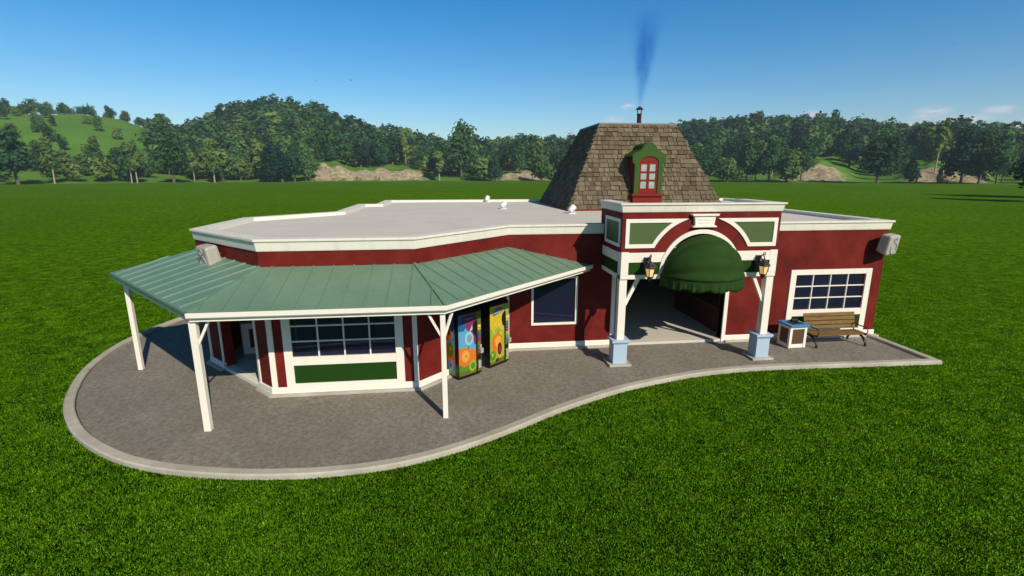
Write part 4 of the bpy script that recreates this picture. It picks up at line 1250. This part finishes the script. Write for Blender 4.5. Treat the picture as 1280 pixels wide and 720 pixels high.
KIND_WORD = {'broad': 'green broadleaf tree', 'oakdark': 'dark broadleaf tree', 'tall': 'slim pale trunked tree', 'cone': 'dark conical tree', 'round': 'low rounded tree'}
for t in ind:
    r, az, px, x, y = t
    kind = pick(px)
    if px < 205 and r > 485 and kind == 'tall': kind = 'round'
    if px < 205 and r > 485: where, g_ = 'scattered on the bare grassy hill', 'trees scattered on the bare hill'
    elif px < 225: where, g_ = 'in the wood below the bare hill', 'wood below the bare hill'
    elif px < 560: where, g_ = 'on the wooded hill behind the sandy bank', 'wooded hill behind the sandy bank'
    elif px < 780: where, g_ = 'in the wood left of the shingled roof', 'wood left of the shingled roof'
    elif px < 1045: where, g_ = 'in the wood behind the portico', 'wood behind the portico'
    else: where, g_ = 'in the wood above the bench end', 'wood above the bench end'
    kw = KIND_WORD[kind]
    plant(kind, x, y, height(r) * (.74 if px < 215 and r <= 485 else .52 if px < 205 else 1.0), kw + ' ' + where, kw + 's ' + where, parts=False, wide=random.uniform(1.0, 1.4))
def forest():
    Vs, Fs, Ms = [], [], []; nv = 0
    lv = ['oak_leaves', 'dark_leaves', 'ash_leaves']; Ts = []
    for t in wood:
        if id(t) in ids: continue
        r, az, px, x, y = t
        kind = pick(px); v = int(rng.integers(len(protos[kind])))
        cm_, tm, Vc, Fc, mb = protos[kind][v]
        n = 460 if r < 560 else 330 if r < 680 else 240
        sel = rng.choice(len(Fc), n, replace=False)
        Vq = Vc.reshape(-1, 4, 3)[sel]; cen = Vq.mean(1, keepdims=True); Vq = cen + (Vq - cen) * (1.5 if r < 560 else 1.75 if r < 680 else 2.0)
        s = height(r) / HT[kind]; wd_ = random.uniform(1.05, 1.45); a = rng.uniform(0, 2 * pi)
        R = np.array([[cos(a), -sin(a), 0], [sin(a), cos(a), 0], [0, 0, 1]])
        P = (Vq.reshape(-1, 3) * np.array([s * wd_, s * wd_, s])) @ R.T + np.array([x, y, terrain(x, y)[0]])
        Vs.append(P); Fs.append(np.arange(4 * n).reshape(n, 4) + nv); nv += 4 * n
        Ms.append(np.full(n, lv.index(cm_.materials[0].name))); Ts.append(np.full(n, random.random()))
    o = npmesh('forest', np.concatenate(Vs), np.concatenate(Fs), [M['forest_' + k] for k in lv], matidx=np.concatenate(Ms))
    at = o.data.attributes.new('tone', 'FLOAT', 'FACE'); at.data.foreach_set('value', np.concatenate(Ts).astype(np.float32))
    tag(o, 'dense mixed wood covering the far hills', 'forest', kind='stuff')
forest()
print('trees individual', len(ind) + len(HERO) + 2, 'mass', len(wood) - len(ind))

# ------------------------------------------------------------------ rocks on the bank
import bmesh
def rock(px, r, wd_, hg, label, seed):
    x, y = at_px(px, r); z = terrain(x, y)[0]
    bm = bmesh.new(); bmesh.ops.create_icosphere(bm, subdivisions=3, radius=1.0)
    for v in bm.verts:
        c = v.co.copy(); d = mnoise.noise(c * 1.3 + Vector((seed, 0, 0))) * .45 + mnoise.noise(c * 3.1 + Vector((0, seed, 0))) * .18
        c *= 1 + d; c.x = round(c.x * 3) / 3 * .5 + c.x * .5
        v.co = Vector((c.x * wd_, c.y * wd_ * .6, c.z * hg))
    me = bpy.data.meshes.new('boulder'); bm.to_mesh(me); bm.free(); me.materials.append(M['rock'])
    o = bpy.data.objects.new('boulder', me); COL.objects.link(o); o.location = (x, y, z + hg * .35); o.rotation_euler = (0, 0, -atan2(x, y))
    tag(o, label, 'boulder', 'boulders on the sandy bank')
M['rock'] = paint('weathered_rock', (.30, .25, .18), .95, .4, .25, .3, .6)
rock(403, 409, 5.5, 4.0, 'broad pale boulder next to the dark conifers', 1.3)
rock(457, 414, 6.5, 5.5, 'tallest boulder with a ledge in the middle of the bank', 4.1)
rock(480, 411, 5.0, 3.6, 'squat boulder right of the tallest one on the bank', 7.7)
rock(436, 407, 3.4, 2.0, 'small low boulder at the foot of the bank', 9.2)

# ------------------------------------------------------------------ birds
def bird(px, py, dist, span, rz, label):
    d = ray(px, py).normalized(); p = Vector((0, 0, H_)) + d * dist
    root = empty('bird', p, label, 'bird', rz, 'birds in the sky')
    k = span
    b = MB(); b.tube([(0, -.22 * k, 0), (0, -.14 * k, .01 * k), (0, .05 * k, 0), (0, .22 * k, -.01 * k), (0, .30 * k, 0)], [.015 * k, .045 * k, .06 * k, .03 * k, .02 * k], 8)
    child(b, 'body', M['bird'], root)
    for s in (-1, 1):
        w_ = MB(); w_.add([(s * .03 * k, -.08 * k, .03 * k), (s * .25 * k, -.10 * k, .14 * k), (s * .5 * k, .02 * k, .08 * k), (s * .25 * k, .06 * k, .13 * k), (s * .03 * k, .10 * k, .03 * k),
                           (s * .03 * k, -.08 * k, .015 * k), (s * .25 * k, -.10 * k, .125 * k), (s * .5 * k, .02 * k, .07 * k), (s * .25 * k, .06 * k, .115 * k), (s * .03 * k, .10 * k, .015 * k)],
                          [(0, 1, 2, 3, 4), (9, 8, 7, 6, 5), (0, 5, 6, 1), (1, 6, 7, 2), (2, 7, 8, 3), (3, 8, 9, 4), (4, 9, 5, 0)])
        child(w_, 'wing', M['bird'], root)
bird(439.5, 100.4, 95, .75, .4, 'small dark bird high over the wooded hill')
bird(395, 101.5, 150, .75, 1.2, 'fainter bird left of the dark one over the wooded hill')
bird(1192.5, 54, 150, .7, 2.0, 'tiny bird alone in the sky above the right hand wood')
bird(185, 142, 220, .7, .8, 'tiny bird low above the bare hill')

# ------------------------------------------------------------------ smoke
def smoke():
    mb = MB(); n = 16
    ax_ = [(10.4, 28.0, 9.66, .22), (10.42, 28, 10.6, .45), (10.46, 28, 11.8, .76), (10.52, 28, 13.2, 1.1), (10.60, 28, 14.6, 1.4), (10.64, 28, 15.4, 1.2)]
    V = []; F = []
    for (x, y, z, r) in ax_:
        for k in range(n): V.append((x + r * cos(2 * pi * k / n), y + r * sin(2 * pi * k / n), z))
    for i in range(len(ax_) - 1):
        for k in range(n):
            l = (k + 1) % n; F.append((i * n + k, i * n + l, (i + 1) * n + l, (i + 1) * n + k))
    F.append(tuple(range(n - 1, -1, -1))); F.append(tuple((len(ax_) - 1) * n + k for k in range(n)))
    mb.add(V, F)
    m = N('chimney_smoke'); t = m.t
    g = m.n('ShaderNodeNewGeometry'); sx = m.n('ShaderNodeSeparateXYZ'); m.l(g.outputs['Position'], sx.inputs[0])
    z = m.math('SUBTRACT', sx.outputs[2], 9.66)
    cxn = m.math('ADD', m.math('MULTIPLY', z, .043), 10.4)
    rad = m.math('ADD', m.math('MULTIPLY', z, .25), .24)
    dx = m.math('SUBTRACT', sx.outputs[0], cxn); dy = m.math('SUBTRACT', sx.outputs[1], 28.0)
    rr = m.math('DIVIDE', m.math('SQRT', m.math('ADD', m.math('MULTIPLY', dx, dx), m.math('MULTIPLY', dy, dy))), rad)
    fall = m.n('ShaderNodeMapRange', interpolation_type='SMOOTHSTEP'); m.l(rr, fall.inputs[0]); fall.inputs[1].default_value = 0.05; fall.inputs[2].default_value = .9; fall.inputs[3].default_value = 1; fall.inputs[4].default_value = 0
    zf = m.n('ShaderNodeMapRange', interpolation_type='SMOOTHSTEP'); m.l(z, zf.inputs[0]); zf.inputs[1].default_value = 1.6; zf.inputs[2].default_value = 5.3; zf.inputs[3].default_value = 1; zf.inputs[4].default_value = 0
    zg = m.n('ShaderNodeMapRange', interpolation_type='SMOOTHSTEP'); m.l(z, zg.inputs[0]); zg.inputs[1].default_value = 0; zg.inputs[2].default_value = 1.4; zg.inputs[3].default_value = .8; zg.inputs[4].default_value = 1
    nz = m.noise(m.coord('World', (1, 1, .45)), 2.6, 5, .65)
    nr = m.n('ShaderNodeMapRange'); m.l(nz, nr.inputs[0]); nr.inputs[1].default_value = .3; nr.inputs[2].default_value = .7; nr.inputs[3].default_value = .08; nr.inputs[4].default_value = 1.6
    d = m.math('MULTIPLY', m.math('MULTIPLY', fall.outputs[0], zf.outputs[0]), m.math('MULTIPLY', nr.outputs[0], zg.outputs[0]))
    pv_ = m.n('ShaderNodeVolumePrincipled'); pv_.inputs['Color'].default_value = (.03, .05, .10, 1); pv_.inputs['Absorption Color'].default_value = (.12, .42, .80, 1); m.l(m.math('MULTIPLY', d, 3.0), pv_.inputs['Density'])
    m.l(pv_.outputs[0], m.out.inputs['Volume'])
    o = mb.build('smoke', m.m)
    tag(o, 'thin dark smoke rising from the chimney pipe', 'smoke', kind='stuff')
smoke()

# ------------------------------------------------------------------ haze
hz = N('air_haze'); hv = hz.n('ShaderNodeVolumePrincipled'); hv.inputs['Color'].default_value = (.62, .76, .95, 1); hv.inputs['Density'].default_value = .00018; hv.inputs['Anisotropy'].default_value = 0.0
hz.l(hv.outputs[0], hz.out.inputs['Volume'])
mb = MB().box(-4000, 4000, -4000, 4000, -3.0, 190.0)
tag(mb.build('haze', hz.m), 'faint blue air haze softening the far hills', 'haze', kind='stuff')

# ------------------------------------------------------------------ sky, sun, camera
SUN_EL = radians(34.5); sd = Vector((.432, -.902))
world = bpy.data.worlds.new('World'); sc.world = world; world.use_nodes = True
nt_ = world.node_tree; nt_.nodes.clear()
def wn(t, **k):
    x = nt_.nodes.new(t)
    for a, b in k.items(): setattr(x, a, b)
    return x
L = nt_.links.new
sky = wn('ShaderNodeTexSky', sky_type='NISHITA'); sky.sun_disc = False; sky.sun_elevation = SUN_EL; sky.sun_rotation = atan2(sd.x, sd.y)
sky.altitude = 0; sky.air_density = 1.0; sky.dust_density = .2; sky.ozone_density = 3.0
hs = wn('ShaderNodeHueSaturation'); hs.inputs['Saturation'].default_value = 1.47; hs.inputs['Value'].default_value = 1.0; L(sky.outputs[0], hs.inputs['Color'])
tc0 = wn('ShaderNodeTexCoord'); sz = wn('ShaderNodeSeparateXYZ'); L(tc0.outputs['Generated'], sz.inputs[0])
zd = wn('ShaderNodeMapRange', interpolation_type='SMOOTHSTEP'); L(sz.outputs[2], zd.inputs[0]); zd.inputs[1].default_value = .32; zd.inputs[2].default_value = .75; zd.inputs[3].default_value = 1.0; zd.inputs[4].default_value = .20  # dims the unseen sky above the view, added to deepen the shade
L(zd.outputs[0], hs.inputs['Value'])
out = wn('ShaderNodeOutputWorld'); bg = wn('ShaderNodeBackground'); bg.inputs[1].default_value = .123
# thin clouds low over the hills
tc = wn('ShaderNodeTexCoord')
CL = [(1166, 139, 14, 5), (1156, 146, 12, 4), (1214, 148, 16, 4.5), (1194, 149, 12, 4), (1150, 156, 30, 4), (1016, 143, 10, 4), (768, 149, 12, 4), (785, 133, 8, 3.5), (1250, 137, 12, 4), (1274, 158, 18, 5), (1110, 158, 20, 3.5)]
acc = None
def vm(op, a, b):
    x = wn('ShaderNodeVectorMath', operation=op)
    L(a, x.inputs[0])
    x.inputs[1].default_value = b
    return x
def mm(op, a, b):
    x = wn('ShaderNodeMath', operation=op)
    for s, v in ((x.inputs[0], a), (x.inputs[1], b)):
        if isinstance(v, (int, float)): s.default_value = v
        else: L(v, s)
    return x.outputs[0]
for px, py, wx, wy in CL:
    d0 = ray(px, py).normalized(); r0 = Vector((d0.y, -d0.x, 0)).normalized(); u0 = r0.cross(d0)
    k = .75 / F_
    a = mm('DIVIDE', vm('DOT_PRODUCT', tc.outputs['Generated'], r0).outputs['Value'], wx * k * 1.2)
    b = mm('DIVIDE', mm('SUBTRACT', vm('DOT_PRODUCT', tc.outputs['Generated'], u0).outputs['Value'], 0.0), wy * k * 1.2)
    q = mm('SQRT', mm('ADD', mm('MULTIPLY', a, a), mm('MULTIPLY', b, b)), 0)
    f_ = mm('GREATER_THAN', vm('DOT_PRODUCT', tc.outputs['Generated'], d0).outputs['Value'], 0.0)
    mr = wn('ShaderNodeMapRange', interpolation_type='SMOOTHSTEP'); L(q, mr.inputs[0]); mr.inputs[1].default_value = 0; mr.inputs[2].default_value = 1.6; mr.inputs[3].default_value = 1; mr.inputs[4].default_value = 0
    v = mm('MULTIPLY', mr.outputs[0], f_)
    acc = v if acc is None else mm('MAXIMUM', acc, v)
mp = wn('ShaderNodeMapping'); mp.inputs['Scale'].default_value = (1, 1, 3.0); L(tc.outputs['Generated'], mp.inputs[0])
cn = wn('ShaderNodeTexNoise'); cn.inputs['Scale'].default_value = 62; cn.inputs['Detail'].default_value = 6; cn.inputs['Roughness'].default_value = .6; L(mp.outputs[0], cn.inputs[0])
cr_ = wn('ShaderNodeMapRange', interpolation_type='SMOOTHSTEP'); L(cn.outputs['Fac'], cr_.inputs[0]); cr_.inputs[1].default_value = .28; cr_.inputs[2].default_value = .56
cf = mm('MULTIPLY', mm('MULTIPLY', acc, cr_.outputs[0]), .85)
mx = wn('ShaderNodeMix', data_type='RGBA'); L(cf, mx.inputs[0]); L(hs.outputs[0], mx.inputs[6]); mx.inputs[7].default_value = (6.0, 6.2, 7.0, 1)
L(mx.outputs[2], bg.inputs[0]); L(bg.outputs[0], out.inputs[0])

sun = bpy.data.lights.new('sun', 'SUN'); sun.energy = 5.0; sun.angle = radians(.5); sun.color = (1.0, .88, .68)
so = bpy.data.objects.new('sun', sun); COL.objects.link(so)
to_sun = Vector((sd.x * cos(SUN_EL), sd.y * cos(SUN_EL), sin(SUN_EL)))
so.rotation_euler = to_sun.to_track_quat('Z', 'Y').to_euler(); so.location = (20, -30, 40)

cam = bpy.data.cameras.new('camera'); co = bpy.data.objects.new('camera', cam); COL.objects.link(co)
cam.sensor_width = 36; cam.lens = 36 * F_ / 1280; cam.clip_start = .1; cam.clip_end = 8000
co.location = (0, 0, H_); co.rotation_euler = (pi / 2 - TH_, 0, -PH_)
sc.camera = co
vs_ = sc.view_settings
vs_.view_transform = 'Standard'; vs_.look = 'None'; vs_.gamma = 1; vs_.exposure = 0; vs_.use_curve_mapping = False
sc.cycles.volume_step_rate = 1.0
